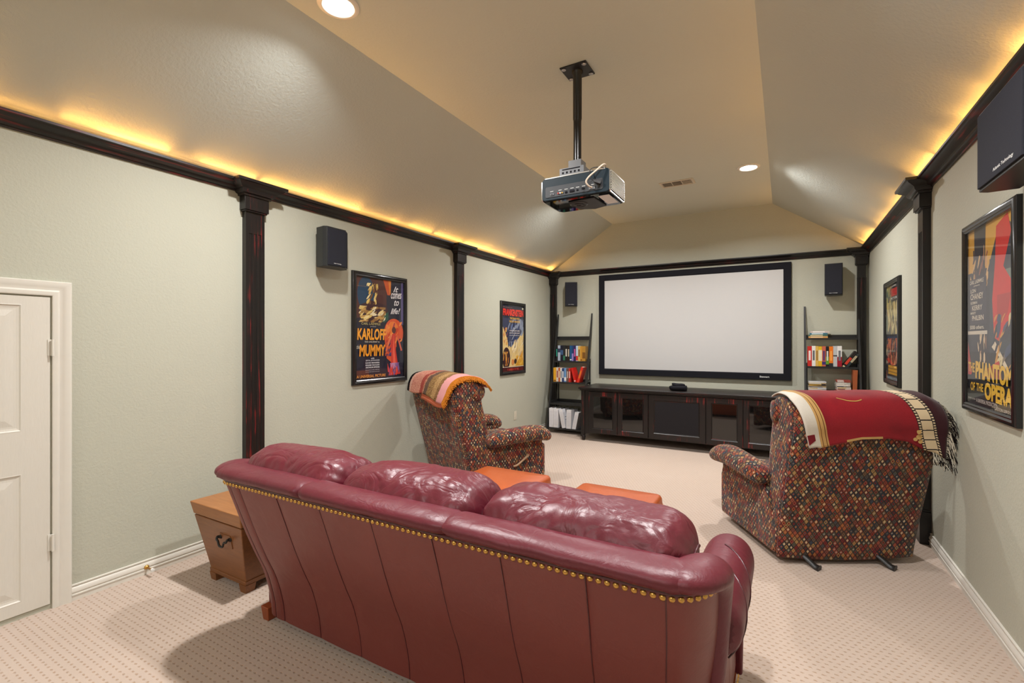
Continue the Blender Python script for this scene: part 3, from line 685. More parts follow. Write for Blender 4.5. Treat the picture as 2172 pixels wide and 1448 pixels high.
def art2(D):
    D.rect(0, 0, 1, 1, (56, 60, 84)); D.rect(0, .8, 1, 1, (40, 42, 58)); D.poly([(0, .07), (1, .07), (1, .62), (.62, .44), (.35, .36), (.12, .60), (0, .70)], (218, 190, 128))
    splash(D, 46, .25, 1, .35, .80, [(46, 60, 100), (92, 110, 150), (36, 44, 76), (130, 140, 160)], 2, .10, 1.1)
    splash(D, 46, .30, 1, .10, .48, [(226, 200, 140), (206, 176, 116), (232, 214, 170), (190, 168, 130)], 3, .09, 1.0)
    D.poly([(.60, .08), (.96, .32), (.99, .08)], (206, 150, 40)); splash(D, 18, .62, .96, .09, .24, [(222, 176, 70), (190, 130, 40)], 6, .07, .9)
    D.ell(.19, .20, .17, .165, (54, 26, 28)); splash(D, 30, .05, .30, .09, .30, [(224, 160, 66), (196, 120, 44), (236, 190, 100), (60, 30, 30)], 7, .05, 1.3)
    splash(D, 22, .0, .24, .40, .66, [(220, 160, 84), (196, 96, 54), (70, 40, 40), (232, 190, 110)], 11, .05, 1.3)
    D.ell(.48, .14, .06, .045, (206, 130, 64)); D.ell(.60, .15, .06, .04, (50, 30, 26)); D.rect(0, 0, 1, .062, (70, 18, 20)); D.rect(0, .066, 1, .072, (224, 214, 190))
    D.ell(.95, .965, .035, .014, (220, 214, 180))
    D.text('CARL LAEMMLE presents', .02, .955, .42, .010, (220, 150, 110), 0, 0)
    D.text('FRANKENSTEIN', .03, .835, .94, .105, (222, 52, 40), 0, .045); D.text('THE MAN WHO', .33, .785, .46, .032, (226, 176, 66), 0, .02); D.text('MADE A MONSTER', .31, .738, .50, .032, (226, 176, 66), 0, .02)
    D.text('with', .50, .64, .08, .014, (220, 220, 220), .3, 0); D.text('COLIN CLIVE, MAE CLARKE', .31, .602, .48, .022, (220, 210, 204), 0, .02); D.text('JOHN BOLES, BORIS KARLOFF', .31, .566, .48, .022, (220, 210, 204), 0, .02); D.text('DWIGHT FRYE AND EDWARD VAN SLOAN', .31, .538, .48, .012, (220, 210, 204), 0, .01)
    D.text('BASED ON THE COMPOSITION', .36, .44, .38, .010, (190, 190, 200), 0, 0); D.text('A UNIVERSAL PICTURE', .22, .016, .52, .030, (196, 60, 50), 0, .02)
def art3(D):
    D.rect(0, 0, 1, 1, (22, 26, 34)); D.rect(0, .74, 1, 1, (212, 160, 56)); D.rect(0, .3, .55, .76, (44, 46, 58)); D.rect(.5, .3, 1, .8, (52, 62, 70))
    D.poly([(.62, .8), (.8, .72), (.98, .72), (.98, .5), (.66, .5)], (112, 130, 118)); D.poly([(.15, 1), (.42, 1), (.40, .74), (.16, .74)], (42, 38, 46)); splash(D, 20, .05, .48, .66, .92, [(200, 150, 110), (216, 176, 120), (60, 50, 60), (150, 90, 70)], 13, .06, 1.2)
    D.poly([(.46, .74), (.66, .93), (.80, .98), (.98, .92), (.92, .80), (.80, .70)], (38, 48, 62)); D.poly([(.64, .96), (.86, 1), (.92, .9), (.78, .74), (1, .62), (.94, .48), (.70, .36), (.60, .38), (.56, .58), (.62, .78)], (204, 40, 32))
    D.poly([(.66, .60), (.92, .60), (.86, .50), (.66, .42)], (176, 40, 36)); D.poly([(.55, .33), (.70, .28), (1, .12), (1, .16), (.62, .36)], (222, 208, 180)); splash(D, 26, .60, 1, .22, .50, [(206, 150, 60), (60, 74, 100), (214, 200, 150), (40, 44, 60), (126, 110, 90)], 14, .08, 1.0)
    D.poly([(0, .36), (.10, .18), (.05, .14), (0, .16)], (200, 40, 40)); splash(D, 14, .24, .44, .24, .40, [(226, 200, 160), (170, 130, 100), (60, 50, 50)], 15, .05, 1.4); D.rect(0, .40, .46, .42, (210, 200, 180)); D.poly([(.4, .2), (.7, .26), (.8, .12), (.4, .1)], (196, 40, 30))
    D.rect(.05, .46, .44, .72, (56, 56, 70)); D.rect(0, 0, 1, .165, (18, 20, 26))
    for tx, u, v, du, dv in (('CARL LAEMMLE', .08, .690, .33, .022), ('presents', .18, .672, .14, .010), ('LON', .10, .640, .13, .022), ('CHANEY', .10, .600, .30, .034), ('NORMAN', .10, .574, .16, .016), ('KERRY', .14, .538, .24, .028), ('MARY', .10, .516, .13, .014), ('PHILBIN', .14, .480, .27, .028), ('5000 others.', .08, .430, .34, .022)):
        D.text(tx, u, v, du, dv, (216, 206, 186), 0, .015)
    D.text('THE', .04, .185, .16, .055, (222, 176, 40), 0, .03, -.04); D.text('PHANTOM', .22, .150, .76, .100, (226, 180, 40), 0, .05, -.03)
    D.text('OF', .10, .075, .11, .050, (222, 176, 40), 0, .03); D.text('THE', .24, .080, .16, .045, (222, 176, 40), 0, .03); D.text('OPERA', .43, .045, .55, .095, (226, 180, 40), 0, .05, -.03)
    D.text('A UNIVERSAL PRODUCTION', .24, .016, .46, .022, (214, 206, 196), 0, .01); D.text('GASTON LEROUX', .64, .004, .34, .016, (206, 200, 190), 0, .01); D.text('RUPERT JULIAN', .04, .022, .18, .012, (206, 200, 190), 0, 0)
def art4(D):
    D.rect(0, 0, 1, 1, (40, 38, 44)); D.rect(.48, .50, 1, .98, (34, 32, 36)); D.poly([(0, .98), (.45, .98), (.42, .6), (0, .5)], (96, 110, 82)); splash(D, 40, 0, .48, .55, 1, [(176, 140, 52), (56, 92, 96), (150, 60, 40), (190, 170, 90), (40, 60, 60)], 21, .10, 1.3)
    D.rect(.42, .875, .98, .955, (168, 26, 26)); D.rect(.1, .32, 1, .46, (36, 52, 80))
    splash(D, 70, .12, .98, .48, .82, [(196, 176, 116), (168, 148, 92), (214, 196, 140), (120, 104, 66)], 22, .11, 1.4)
    splash(D, 60, .05, .98, .16, .44, [(196, 104, 76), (170, 70, 54), (214, 140, 110), (90, 40, 36), (200, 150, 90)], 23, .09, 1.2)
    D.rect(.2, .06, .95, .155, (200, 146, 34)); D.rect(.2, .085, .95, .09, (60, 44, 30)); D.rect(.2, .12, .95, .125, (60, 44, 30)); D.rect(0, 0, 1, .045, (50, 48, 54))
    D.text('A UNIVERSAL', .44, .970, .4, .014, (216, 206, 196), 0, .01); D.text('PICTURE', .44, .840, .5, .022, (210, 206, 200), 0, .01); D.text('A UNIVERSAL PICTURE', .10, .010, .84, .026, (170, 190, 206), 0, .02)
poster((XL, 3.335, 1.022), LEFT, 'framed poster lettered MUMMY on the left wall nearest the sofa', .71, 1.040, art1)
poster((XL, 5.905, .952), LEFT, 'framed poster with red heading FRANKENSTEIN on the left wall near the shelf', .71, 1.032, art2)
poster((XR, 3.210, 1.042), RIGHT, 'large framed poster lettered PHANTOM OF THE OPERA on the right wall', .71, 1.010, art3)
poster((XR, 5.640, 1.010), RIGHT, 'framed poster on the right wall between pilaster and far corner', .71, .990, art4)

def outlet(loc, rz, label):
    t = thing('outlet_plate', label, 'outlet', loc, rz)
    MB().b2((-.038, -.006, 0), (.038, 0, .125)).build('cover_plate', M['beige_plastic'], t, bevel=.003)
    for z in (.034, .078): MB().b2((-.016, -.008, z - .012), (.016, -.005, z + .016)).build('socket', M['beige_plastic'], t, bevel=.002, label='duplex socket face')
outlet((XL, 5.975, .290), LEFT, 'beige outlet plate on the left wall below the far poster')
outlet((XL, 2.79, .325), LEFT, 'beige outlet plate on the left wall just above the sofa back')

# ------------------------------------------------------------------ media cabinet
CX0, CX1, CY, CT = -2.550, .095, 6.435, .766
CC = (CX0 + CX1) / 2
t = thing('media_cabinet', 'long black and red distressed media cabinet below the projection screen', 'cabinet', (CC, CY, 0)); HW = (CX1 - CX0) / 2
CD = 7.13 - CY
MB().b2((-HW - .03, -.035, CT - .026), (HW + .03, CD, CT)).build('top', M['cab_top'], t, bevel=.005, seg=3)
MB().b2((-HW - .015, -.02, CT - .042), (HW + .015, CD - .01, CT - .026)).build('top_moulding', M['cab_x'], t, bevel=.004)
MB().b2((-HW + .02, .014, .115), (HW - .02, CD - .01, CT - .042)).build('body', M['cab_x'], t)
for sx in (-1, 1):
    for yy in (.0, CD - .065):
        lg = MB(); c = sx * (HW - .028)
        lg.b2((c - .027, yy, .10), (c + .027, yy + .054, CT - .042))
        lg.lathe([(.0, 0), (.018, 0), (.024, .02), (.029, .05), (.026, .068), (.020, .076), (.027, .084), (.027, .10), (0, .10)], (c, yy + .027, 0), 16)
        lg.build('leg', M['cab_v'], t, smooth=30)
# apron with a shallow curved lower edge, cut low at the bracket ends
ap = [(-HW + .05, CT - .05), (-HW + .05, .10), (-HW + .16, .115)] + [(-HW + .16 + (2 * HW - .32) * i / 10, .115) for i in range(1, 10)] + [(HW - .16, .115), (HW - .05, .10), (HW - .05, CT - .05)]
MB().prism(ap, .010, .020, 'y').build('face_frame', M['cab_v'], t)
doors = [(-1.205, -.789, 'g'), (-.784, -.366, 'g'), (-.356, .356, 'c'), (.366, .784, 'g'), (.789, 1.205, 'g')]
def cab_door(x0, x1, kind):
    z0, z1 = .128, CT - .058; fw = .068 if kind == 'g' else .080
    dr = MB().mitre([(x0, z0), (x1, z0), (x1, z1), (x0, z1)], [(0, -.010), (0, .006), (.003, .009), (fw - .012, .009), (fw - .006, .004), (fw, -.002), (fw, -.010)]).build('door_frame', M['cab_v'], t, smooth=30)
    if kind == 'g':
        MB().b2((x0 + fw - .004, -.002, z0 + fw - .004), (x1 - fw + .004, .004, z1 - fw + .004)).build('glass_pane', M['dark_glass'], dr)
    else:
        MB().b2((x0 + fw - .004, -.003, z0 + fw - .004), (x1 - fw + .004, .004, z1 - fw + .004)).build('speaker_cloth', M['grille_b'], dr)
    MB().mitre([(x0 + fw - .003, z0 + fw - .003), (x1 - fw + .003, z0 + fw - .003), (x1 - fw + .003, z1 - fw + .003), (x0 + fw - .003, z1 - fw + .003)], [(0, .002), (0, .006), (.006, .004), (.006, .002)]).build('bead', M['cab_x'], dr)
for a, c, k in doors: cab_door(a, c, k)

# folded black bag on the cabinet
t = thing('folded_black_bag', 'small folded black cloth bag lying on the media cabinet', 'bag', (-1.235, 6.62, CT))
def lump(a, bq, c, seed, n=18):
    b = MB(); rr = []
    for i in range(9):
        v = i / 8; ph = -pi / 2 + pi * v; ring = []
        for k in range(n):
            th = 2 * pi * k / n; s = lambda q: math.copysign(abs(q) ** .45, q)
            p = Vector((a * s(cos(ph)) * s(cos(th)), bq * s(cos(ph)) * s(sin(th)), c * (1 + s(sin(ph)))))
            p += noise.noise_vector(p * 14 + Vector((seed, 0, 0))) * .010; p.z = max(p.z, 0); ring.append(p)
        rr.append(ring)
    return b.rings(rr)
lump(.11, .085, .034, 1).build('folded_body', M['black_matte'], t, smooth=60)
o = lump(.085, .065, .018, 5).build('flap', M['black_matte'], t, smooth=60); o.location = (.0, .01, .058); o.rotation_euler = (0, .05, .3)

# ------------------------------------------------------------------ ladder shelves
TIERS = [.080, .450, .780, 1.110, 1.465]
def rail_y(z): return -.46 + .46 * z / 1.87      # front face of the leaning rails, wall at y = 0
def ladder(x0, x1, label):
    t = thing('ladder_shelf', label, 'shelf', ((x0 + x1) / 2, YB - .012, 0), 0, 'black ladder shelves either side of the screen'); h = (x1 - x0) / 2
    for sx in (-1, 1):
        xa, xb = sorted((sx * h, sx * (h - .022)))
        R = []
        for z, d0 in ((0, .05), (.25, .05), (1.2, .05), (1.55, .045), (1.80, .03), (1.86, .018), (1.87, .010)):
            y = rail_y(z); R.append([(xa, y, z), (xb, y, z), (xb, min(y + d0, -.001), z), (xa, min(y + d0, -.001), z)])
        MB().rings(R).build('side_rail', M['black'], t, bevel=.002)
    for i, z in enumerate(TIERS):
        y0 = rail_y(z) + .006; y1 = -.03
        b = MB().b2((-h + .020, y0 + .01, z - .018), (h - .020, y1, z)); b.build('shelf_board', M['black'], t)
        lip = MB(); lip.b2((-h + .020, y1 - .012, z), (h - .020, y1, z + .040))
        for sx in (-1, 1): xa, xb = sorted((sx * (h - .020), sx * (h - .034))); lip.b2((xa, y0 + .012, z - .018), (xb, y1 - .012, z + .036))
        lip.build('tray_rim', M['black'], t)
        MB().b2((-h + .020, y0 + .002, z - .022), (h - .020, y0 + .012, z + .004)).build('front_lip', M['black'], t)
    for sx in (-1, 1):
        xa, xb = sorted((sx * (h - .022), sx * (h - .040)))
        MB().b2((xa, -.055, 0), (xb, -.03, 1.10)).build('rear_post', M['black'], t)
    return t
LX0, LX1, RX0, RX1 = -3.250, -2.645, .212, .792
ladder(LX0, LX1, 'black ladder shelf leaning in the left corner, holding novels and white binders')
ladder(RX0, RX1, 'black ladder shelf right of the screen, holding books and disc cases')

def book(x, y, z, th, ht, dp, spine, label, group, lean=0.0, band=None, flat=False, stripe=None, top=None, cat='book', yaw=0.0):
    """x,y,z: lower left front corner of the spine; spine faces -y. lean tips it to the right"""
    t = thing('book', label, cat, (x, y, z), yaw, group)
    e = .0022; R = Matrix.Rotation(lean, 4, 'Y')
    def put(b, name, mat, bv=0):
        b.v = [tuple(R @ Vector(v)) for v in b.v]; return b.build(name, mat, t, bevel=bv)
    cv = MB()
    if flat:   # lying down: th is height, ht is width along x
        cv.b2((0, 0, 0), (ht, dp, e)).b2((0, 0, th - e), (ht, dp, th)).b2((0, 0, e), (ht, e, th - e)); put(cv, 'cover', colmat(spine, .4))
        put(MB().b2((.003, e, e), (ht - .003, dp - .003, th - e)), 'page_block', colmat((222, 214, 196)))
        if band: put(MB().b2((ht * .12, -.0006, th * .2), (ht * .75, .0004, th * .8)), 'spine_title', colmat(band))
    else:
        cv.b2((0, 0, 0), (e, dp, ht)).b2((th - e, 0, 0), (th, dp, ht)).b2((e, 0, 0), (th - e, e, ht)); put(cv, 'cover', colmat(spine, .4))
        put(MB().b2((e, e, .003), (th - e, dp - .004, ht - .003)), 'page_block', colmat((222, 214, 196)))
        if top: put(MB().b2((-.0004, -.0005, ht * top[0]), (th + .0004, e, ht * top[1])), 'spine_panel', colmat(top[2], .4))
        if band: put(MB().b2((th * .25, -.0010, ht * .30), (th * .75, .0006, ht * .78)), 'spine_title', colmat(band))
        if stripe: put(MB().b2((th * .1, -.0011, ht * .06), (th * .9, .0006, ht * .13)), 'spine_emblem', colmat(stripe))
    return t

SY = YB - .012
def row(x, z, items, group, where, dy=.02, gap=.0012):
    y = SY + rail_y(z) + dy; x0 = x
    for i, it in enumerate(items):
        th, ht, sp, desc = it[:4]; kw = dict(it[4]) if len(it) > 4 else {}
        dp = min(.155, -rail_y(z) - .06)
        lean = kw.pop('lean', 0); sk = kw.pop('skip', 0)
        x += sk
        book(x, y + kw.pop('dy', 0), z + .0004 + kw.pop('dz', 0), th, ht, dp, sp, desc + ' ' + where, group, lean=lean, **kw)
        x += (th if abs(lean) < .01 else th / cos(lean)) + gap
W = (226, 224, 218); K = (24, 24, 28)
row(LX0 + .040, TIERS[3], [
 (0.0360, .243, K, 'black book with teal title, leftmost', dict(band=(40, 150, 130))), (0.0432, .250, (170, 182, 200), 'pale blue-grey thick book, second from left', dict(top=(.55, .8, (50, 60, 90)))),
 (0.0480, .250, (22, 26, 44), 'navy-black book with pale emblem, third from left', dict(top=(.4, .7, (60, 90, 130)))), (0.0324, .246, (36, 38, 40), 'dark grey book with green foot, fourth from left', dict(top=(.05, .35, (50, 120, 90)))),
 (0.0396, .248, K, 'black book with white vertical title, fifth from left', dict(band=(220, 216, 206))), (0.0372, .244, (44, 32, 28), 'brown-black book with cream title, sixth from left', dict(band=(190, 180, 160))),
 (0.0360, .248, (24, 84, 130), 'teal-blue book near the middle', dict(stripe=(220, 220, 220))), (0.0264, .246, (150, 130, 200), 'thin lilac book right of the teal one', dict(top=(.5, 1.0, (30, 60, 110)))),
 (0.0408, .250, (40, 36, 86), 'indigo book with pink title', dict(band=(206, 90, 150))), (0.0336, .246, (186, 206, 226), 'light blue book with red foot', dict(top=(.05, .35, (200, 60, 50)))),
 (0.0360, .240, (206, 176, 96), 'straw-yellow book, third from right', dict(band=(110, 70, 40))), (0.0336, .236, (196, 140, 50), 'ochre book, second from right', dict(stripe=(100, 60, 20))),
 (0.0480, .238, (176, 130, 52), 'gold-brown thick book, rightmost', dict(top=(.2, .6, (120, 80, 34))))], 'novels on the second shelf of the left ladder', 'on left ladder, upper shelf')
row(LX0 + .036, TIERS[2], [
 (0.0497, .225, (222, 164, 40), 'yellow-orange thick book, leftmost', dict(stripe=(110, 50, 20))), (0.0356, .228, (214, 206, 196), 'off-white book, second from left', dict(band=(150, 60, 50))),
 (0.0302, .224, (190, 96, 46), 'burnt orange book, third from left', dict(band=(226, 200, 160))), (0.0281, .222, W, 'white book, fourth from left', dict(band=(120, 130, 140))),
 (0.0367, .220, (40, 60, 110), 'navy book with white flecks, fifth from left', dict(band=(220, 224, 230))), (0.0367, .222, (110, 150, 196), 'sky blue book, sixth from left', dict(top=(.1, .35, (226, 226, 230)))),
 (0.0389, .220, (104, 76, 70), 'grey-brown book beside the red ones', dict(band=(190, 170, 160))), (0.0302, .222, (196, 48, 36), 'orange-red upright book', dict(band=(226, 196, 190))),
 (0.0324, .232, (204, 34, 26), 'scarlet book tilted left against the row', dict(lean=-.25, skip=.062, stripe=(230, 220, 210))),
 (0.0367, .262, (216, 46, 30), 'bright red book leaning right, rightmost', dict(lean=.30, skip=.004, band=(214, 120, 40)))], 'novels on the third shelf of the left ladder', 'on left ladder, lower shelf')

def binder(x, z, th, lean, label, ht=.30, dp=.27, txt=False):
    y = SY + rail_y(z) + .02
    t = thing('ring_binder', label, 'binder', (x, y, z + .0004), 0, 'white binders on the bottom shelf of the left ladder'); R = Matrix.Rotation(lean, 4, 'Y')
    def put(b, name, mat, bv=0): b.v = [tuple(R @ Vector(v)) for v in b.v]; return b.build(name, mat, t, bevel=bv)
    e = .003
    put(MB().b2((0, 0, 0), (e, dp, ht)).b2((th - e, 0, 0), (th, dp, ht)).b2((e, 0, 0), (th - e, e, ht)), 'cover', colmat((232, 232, 236), .35), .0008)
    put(MB().b2((e + .002, .02, .008), (th - e - .002, dp - .01, ht - .012)), 'paper_stack', colmat((236, 234, 228)))
    put(MB().b2((th * .15, -.0006, .04), (th * .85, .0004, ht - .04)), 'spine_sleeve', colmat((222, 222, 228), .25))
    if txt:
        for i in range(2):
            put(MB().b2((th, .05, .12 + .04 * i), (th + .0006, .11, .126 + .04 * i)), 'side_writing', colmat((60, 60, 70)))
binder(LX0 + .042, TIERS[0], .068, 0, 'white binder standing upright, leftmost on the bottom shelf')
binder(LX0 + .114, TIERS[0], .082, 0, 'white binder, second from left on the bottom shelf', .298)
binder(LX0 + .262, TIERS[0], .060, -.20, 'white binder tilted left with writing on its side', .29, txt=True)
binder(LX0 + .330, TIERS[0], .078, .03, 'white binder, second from right on the bottom shelf', .292)
binder(LX0 + .424, TIERS[0], .062, .20, 'white binder leaning right beside the cabinet leg', .275)

# right shelf books
row(RX0 + .036, TIERS[3], [
 (.045, .252, (190, 40, 34), 'red book with white title, leftmost', dict(band=(230, 210, 206))), (.038, .256, W, 'white book with black title, second from left', dict(band=(90, 90, 96))),
 (.029, .254, (212, 172, 84), 'thin straw-yellow book, third from left', dict(band=(150, 110, 60))), (.036, .250, (214, 172, 30), 'bright yellow book with cream panel, fourth from left', dict(top=(.28, .82, (226, 216, 186)))),
 (.038, .252, (190, 96, 74), 'salmon and purple book, fifth from left', dict(top=(.1, .25, (60, 44, 110)), band=(84, 50, 100))), (.032, .248, K, 'black book with green lettering', dict(top=(.12, .5, (96, 150, 40)), band=(210, 210, 206))),
 (.041, .250, (226, 116, 26), 'orange book with dark foot', dict(top=(0, .18, (40, 44, 48)), band=(240, 160, 70))), (.040, .256, (186, 188, 190), 'silver-grey book', dict(top=(.5, .56, (60, 60, 64)))),
 (.046, .256, (228, 226, 222), 'white over crimson thick book', dict(top=(0, .48, (150, 16, 40)), band=(110, 110, 116))),
 (.028, .240, (30, 24, 24), 'black, red and cream book leaning right', dict(lean=.60, skip=-.006, top=(.22, .62, (196, 58, 40)), band=None, stripe=(226, 206, 160))),
 (.024, .205, (44, 52, 54), 'dark grey book leaning right, rightmost', dict(lean=.62, skip=.004, top=(.4, .85, (170, 158, 130))))], 'books on the second shelf of the right ladder', 'on the right ladder')
z = TIERS[4]; y = SY + rail_y(z) + .004
for th, sp, bd, dx, wd, ds in ((.022, (206, 150, 90), (226, 200, 160), .008, .205, 'tan flat book at the bottom of the stack on the top shelf'), (.020, (74, 106, 92), (206, 190, 150), .004, .208, 'green flat book, second from bottom of the top-shelf stack'),
                           (.020, (60, 110, 130), (210, 226, 230), .020, .190, 'teal flat book, second from top of the top-shelf stack'), (.024, (206, 190, 184), (236, 232, 230), .030, .200, 'pale flat book on top of the top-shelf stack')):
    book(RX0 + .040 + dx, y, z + .0004, th, wd, .075, sp, ds, 'flat books on the top shelf of the right ladder', flat=True, band=bd); z += th + .0006

def cases(x, z, n, wd, seed, where, gname, th=.0145, cols=None):
    r = random.Random(seed); y = SY + rail_y(TIERS[2]) + .02
    ordn = ['bottom', 'second', 'third', 'fourth', 'fifth', 'sixth', 'seventh', 'eighth', 'ninth', 'tenth', 'eleventh', 'twelfth']
    proto = None
    for i in range(n):
        c, nm = r.choice(cols)
        lab = '%s disc case, %s %s' % (nm, (ordn[i] if i == 0 else ('top' if i == n - 1 else ordn[i] + ' from bottom')), where)
        t = thing('disc_case', lab, 'disc case', (x + r.uniform(-.005, .005), y + r.uniform(-.006, .006), z), r.uniform(-.05, .05), gname)
        MB().b2((0, 0, 0), (wd, .13, th - .0008)).build('case', colmat(c, .2), t, bevel=.001)
        MB().b2((.010, -.0006, .003), (wd * r.uniform(.5, .9), .001, th - .004)).build('spine_label', colmat(r.choice([(214, 206, 196), (120, 60, 50), (200, 160, 80), (90, 100, 120), (230, 228, 222)]), .3), t)
        z += th
cases(RX0 + .040, TIERS[2] + .0004, 10, .185, 3, 'in the left stack on the right ladder', 'disc cases in the left stack', .0150,
      [((30, 30, 36), 'black'), ((196, 196, 200), 'silver'), ((50, 56, 84), 'navy'), ((170, 150, 120), 'tan'), ((110, 110, 116), 'grey')])
cases(RX0 + .330, TIERS[2] + .0004, 12, .142, 9, 'in the right stack on the right ladder', 'disc cases in the right stack', .0150,
      [((186, 180, 172), 'pale'), ((150, 70, 60), 'brick red'), ((90, 86, 84), 'grey'), ((206, 190, 180), 'cream'), ((120, 50, 56), 'maroon')])
book(RX0 + .488, SY + rail_y(TIERS[2]) + .02, TIERS[2] + .0004, .042, .300, .17, (156, 82, 46), 'tall reddish-brown wooden slipcase standing beside the disc cases', 'books on the third shelf of the right ladder', lean=.03)

# ------------------------------------------------------------------ leather sofa
SXC = -1.245
SOFA = thing('leather_sofa', 'oxblood leather three-seat sofa with brass nailheads, seen from behind', 'sofa', (SXC, 1.40, 0))
YO = 1.40     # local y = world y - YO
def interp(tab, z):
    """smooth (Catmull-Rom) lookup in a table of (z, value)"""
    n = len(tab); z = min(max(z, tab[0][0]), tab[-1][0])
    for i in range(n - 1):
        if z <= tab[i + 1][0]:
            (x0, y0), (x1, y1) = tab[i], tab[i + 1]
            xm, ym = tab[max(i - 1, 0)]; xp, yp = tab[min(i + 2, n - 1)]
            m0 = (y1 - ym) / (x1 - xm); m1 = (yp - y0) / (xp - x0); h = x1 - x0; t = (z - x0) / h
            return (2*t**3 - 3*t*t + 1) * y0 + (t**3 - 2*t*t + t) * h * m0 + (-2*t**3 + 3*t*t) * y1 + (t**3 - t*t) * h * m1
    return tab[-1][1]
BY = [(.05, 1.450), (.15, 1.440), (.29, 1.405), (.40, 1.360), (.525, 1.315), (.65, 1.275), (.78, 1.232)]
BH = [(.05, 1.062), (.30, 1.066), (.45, 1.074), (.60, 1.086), (.78, 1.096)]
CR, CRY = .125, .17
def backpt(s, z, off=0.0):
    """outer back surface. s in [-1,1] straight part, beyond that the rounded corners up to +-1.25"""
    y = interp(BY, z) - YO - off; hw = interp(BH, z) + off; flat = hw - CR
    if abs(s) <= 1: return Vector((s * flat, y, z))
    a = min((abs(s) - 1) / .25, 1.0) * pi / 2; sg = 1 if s > 0 else -1
    return Vector((sg * (flat + (CR) * sin(a)), y + (CRY + off) * (1 - cos(a)), z))
hwm = 1.096 - CR
seams = [-1.25] + [x / 1.0 for x in [-.99, -.715, -.43, -.142, .142, .43, .715, .99]] + [1.25]
# seams measured at the nailhead line, in metres from the sofa centre
sx = [-.902, -.628, -.353, -.068, .218, .488, .768]
S_ = [-1.25, -1.0] + [v / hwm for v in sx] + [1.02, 1.25]
S_ = sorted(S_)
for k in range(len(S_) - 1):
    s0, s1 = S_[k], S_[k + 1]
    nu = 8 if s1 - s0 > .1 else 6; nv = 22
    def fn(u, v, s0=s0, s1=s1):
        s = s0 + (s1 - s0) * u; z = .055 + (.785 - .055) * v
        e = min(u, 1 - u); puff = .0042 * (1 - math.exp(-e * 11)) - .0042
        n = .0016 * noise.noise(Vector((s * 6, z * 3.5, 1)))
        return backpt(s, z, puff + n)
    b = MB().grid(fn, nu, nv)
    o = len(b.v)   # inner skin, so that the panel has a thickness
    def fi(u, v, s0=s0, s1=s1): return backpt(s0 + (s1 - s0) * u, .055 + .73 * v, -.02)
    b.grid(fi, nu, nv)
    W_ = nv + 1
    rim = [i * W_ for i in range(nu + 1)] + [nu * W_ + j for j in range(1, nv + 1)] + [i * W_ + nv for i in range(nu - 1, -1, -1)] + [j for j in range(nv - 1, 0, -1)]
    for i in range(len(rim)): a, c = rim[i], rim[(i + 1) % len(rim)]; b.f.append([a, c, c + o, a + o]); b.fm.append(0)
    b.build('back_panel', M['ox_panel'], SOFA, smooth=50)
for s in S_[1:-1]:
    MB().tube([backpt(s, .055 + .73 * i / 20, -.0035) for i in range(21)], .0016, 6).build('seam', M['ox_dark'], SOFA, smooth=60)
# nailheads
nail = MB().lathe([(0, .0045), (.004, .0040), (.0075, .0018), (.0088, -.001), (0, -.001)], n=10)
proto = None; path = []
s = -1.25; pts = [backpt(-1.25 + 2.5 * i / 2000, .766, .003) for i in range(2001)]
acc = 0; last = pts[0]; path = [(pts[0], 0)]
for i in range(1, 2001):
    acc += (pts[i] - last).length; last = pts[i]
    if acc >= .0232: path.append((pts[i], i)); acc = 0
for sg in (-1, 1):
    for k in range(1, 9): path.append((backpt(sg * 1.25, .766 - k * .0232, .003), sg * 9999))
for p, i in path:
    if abs(i) == 9999: nrm = Vector((math.copysign(.8, i), .2, 0)).normalized()
    else:
        tg = (pts[min(i + 3, 2000)] - pts[max(i - 3, 0)]).normalized(); nrm = tg.cross(Vector((0, 0, 1))).normalized()
    if proto is None: proto = nail.build('nailhead', M['brass'], SOFA, smooth=50); o = proto
    else: o = proto.copy(); COL.objects.link(o)
    o.location = p; o.rotation_euler = nrm.to_track_quat('Z', 'Y').to_euler()
# piping just above the nails
MB().tube([p + Vector((0, 0, .0125)) for p in pts[::20]], .0042, 6).build('piping', M['ox_dark'], SOFA, smooth=60)
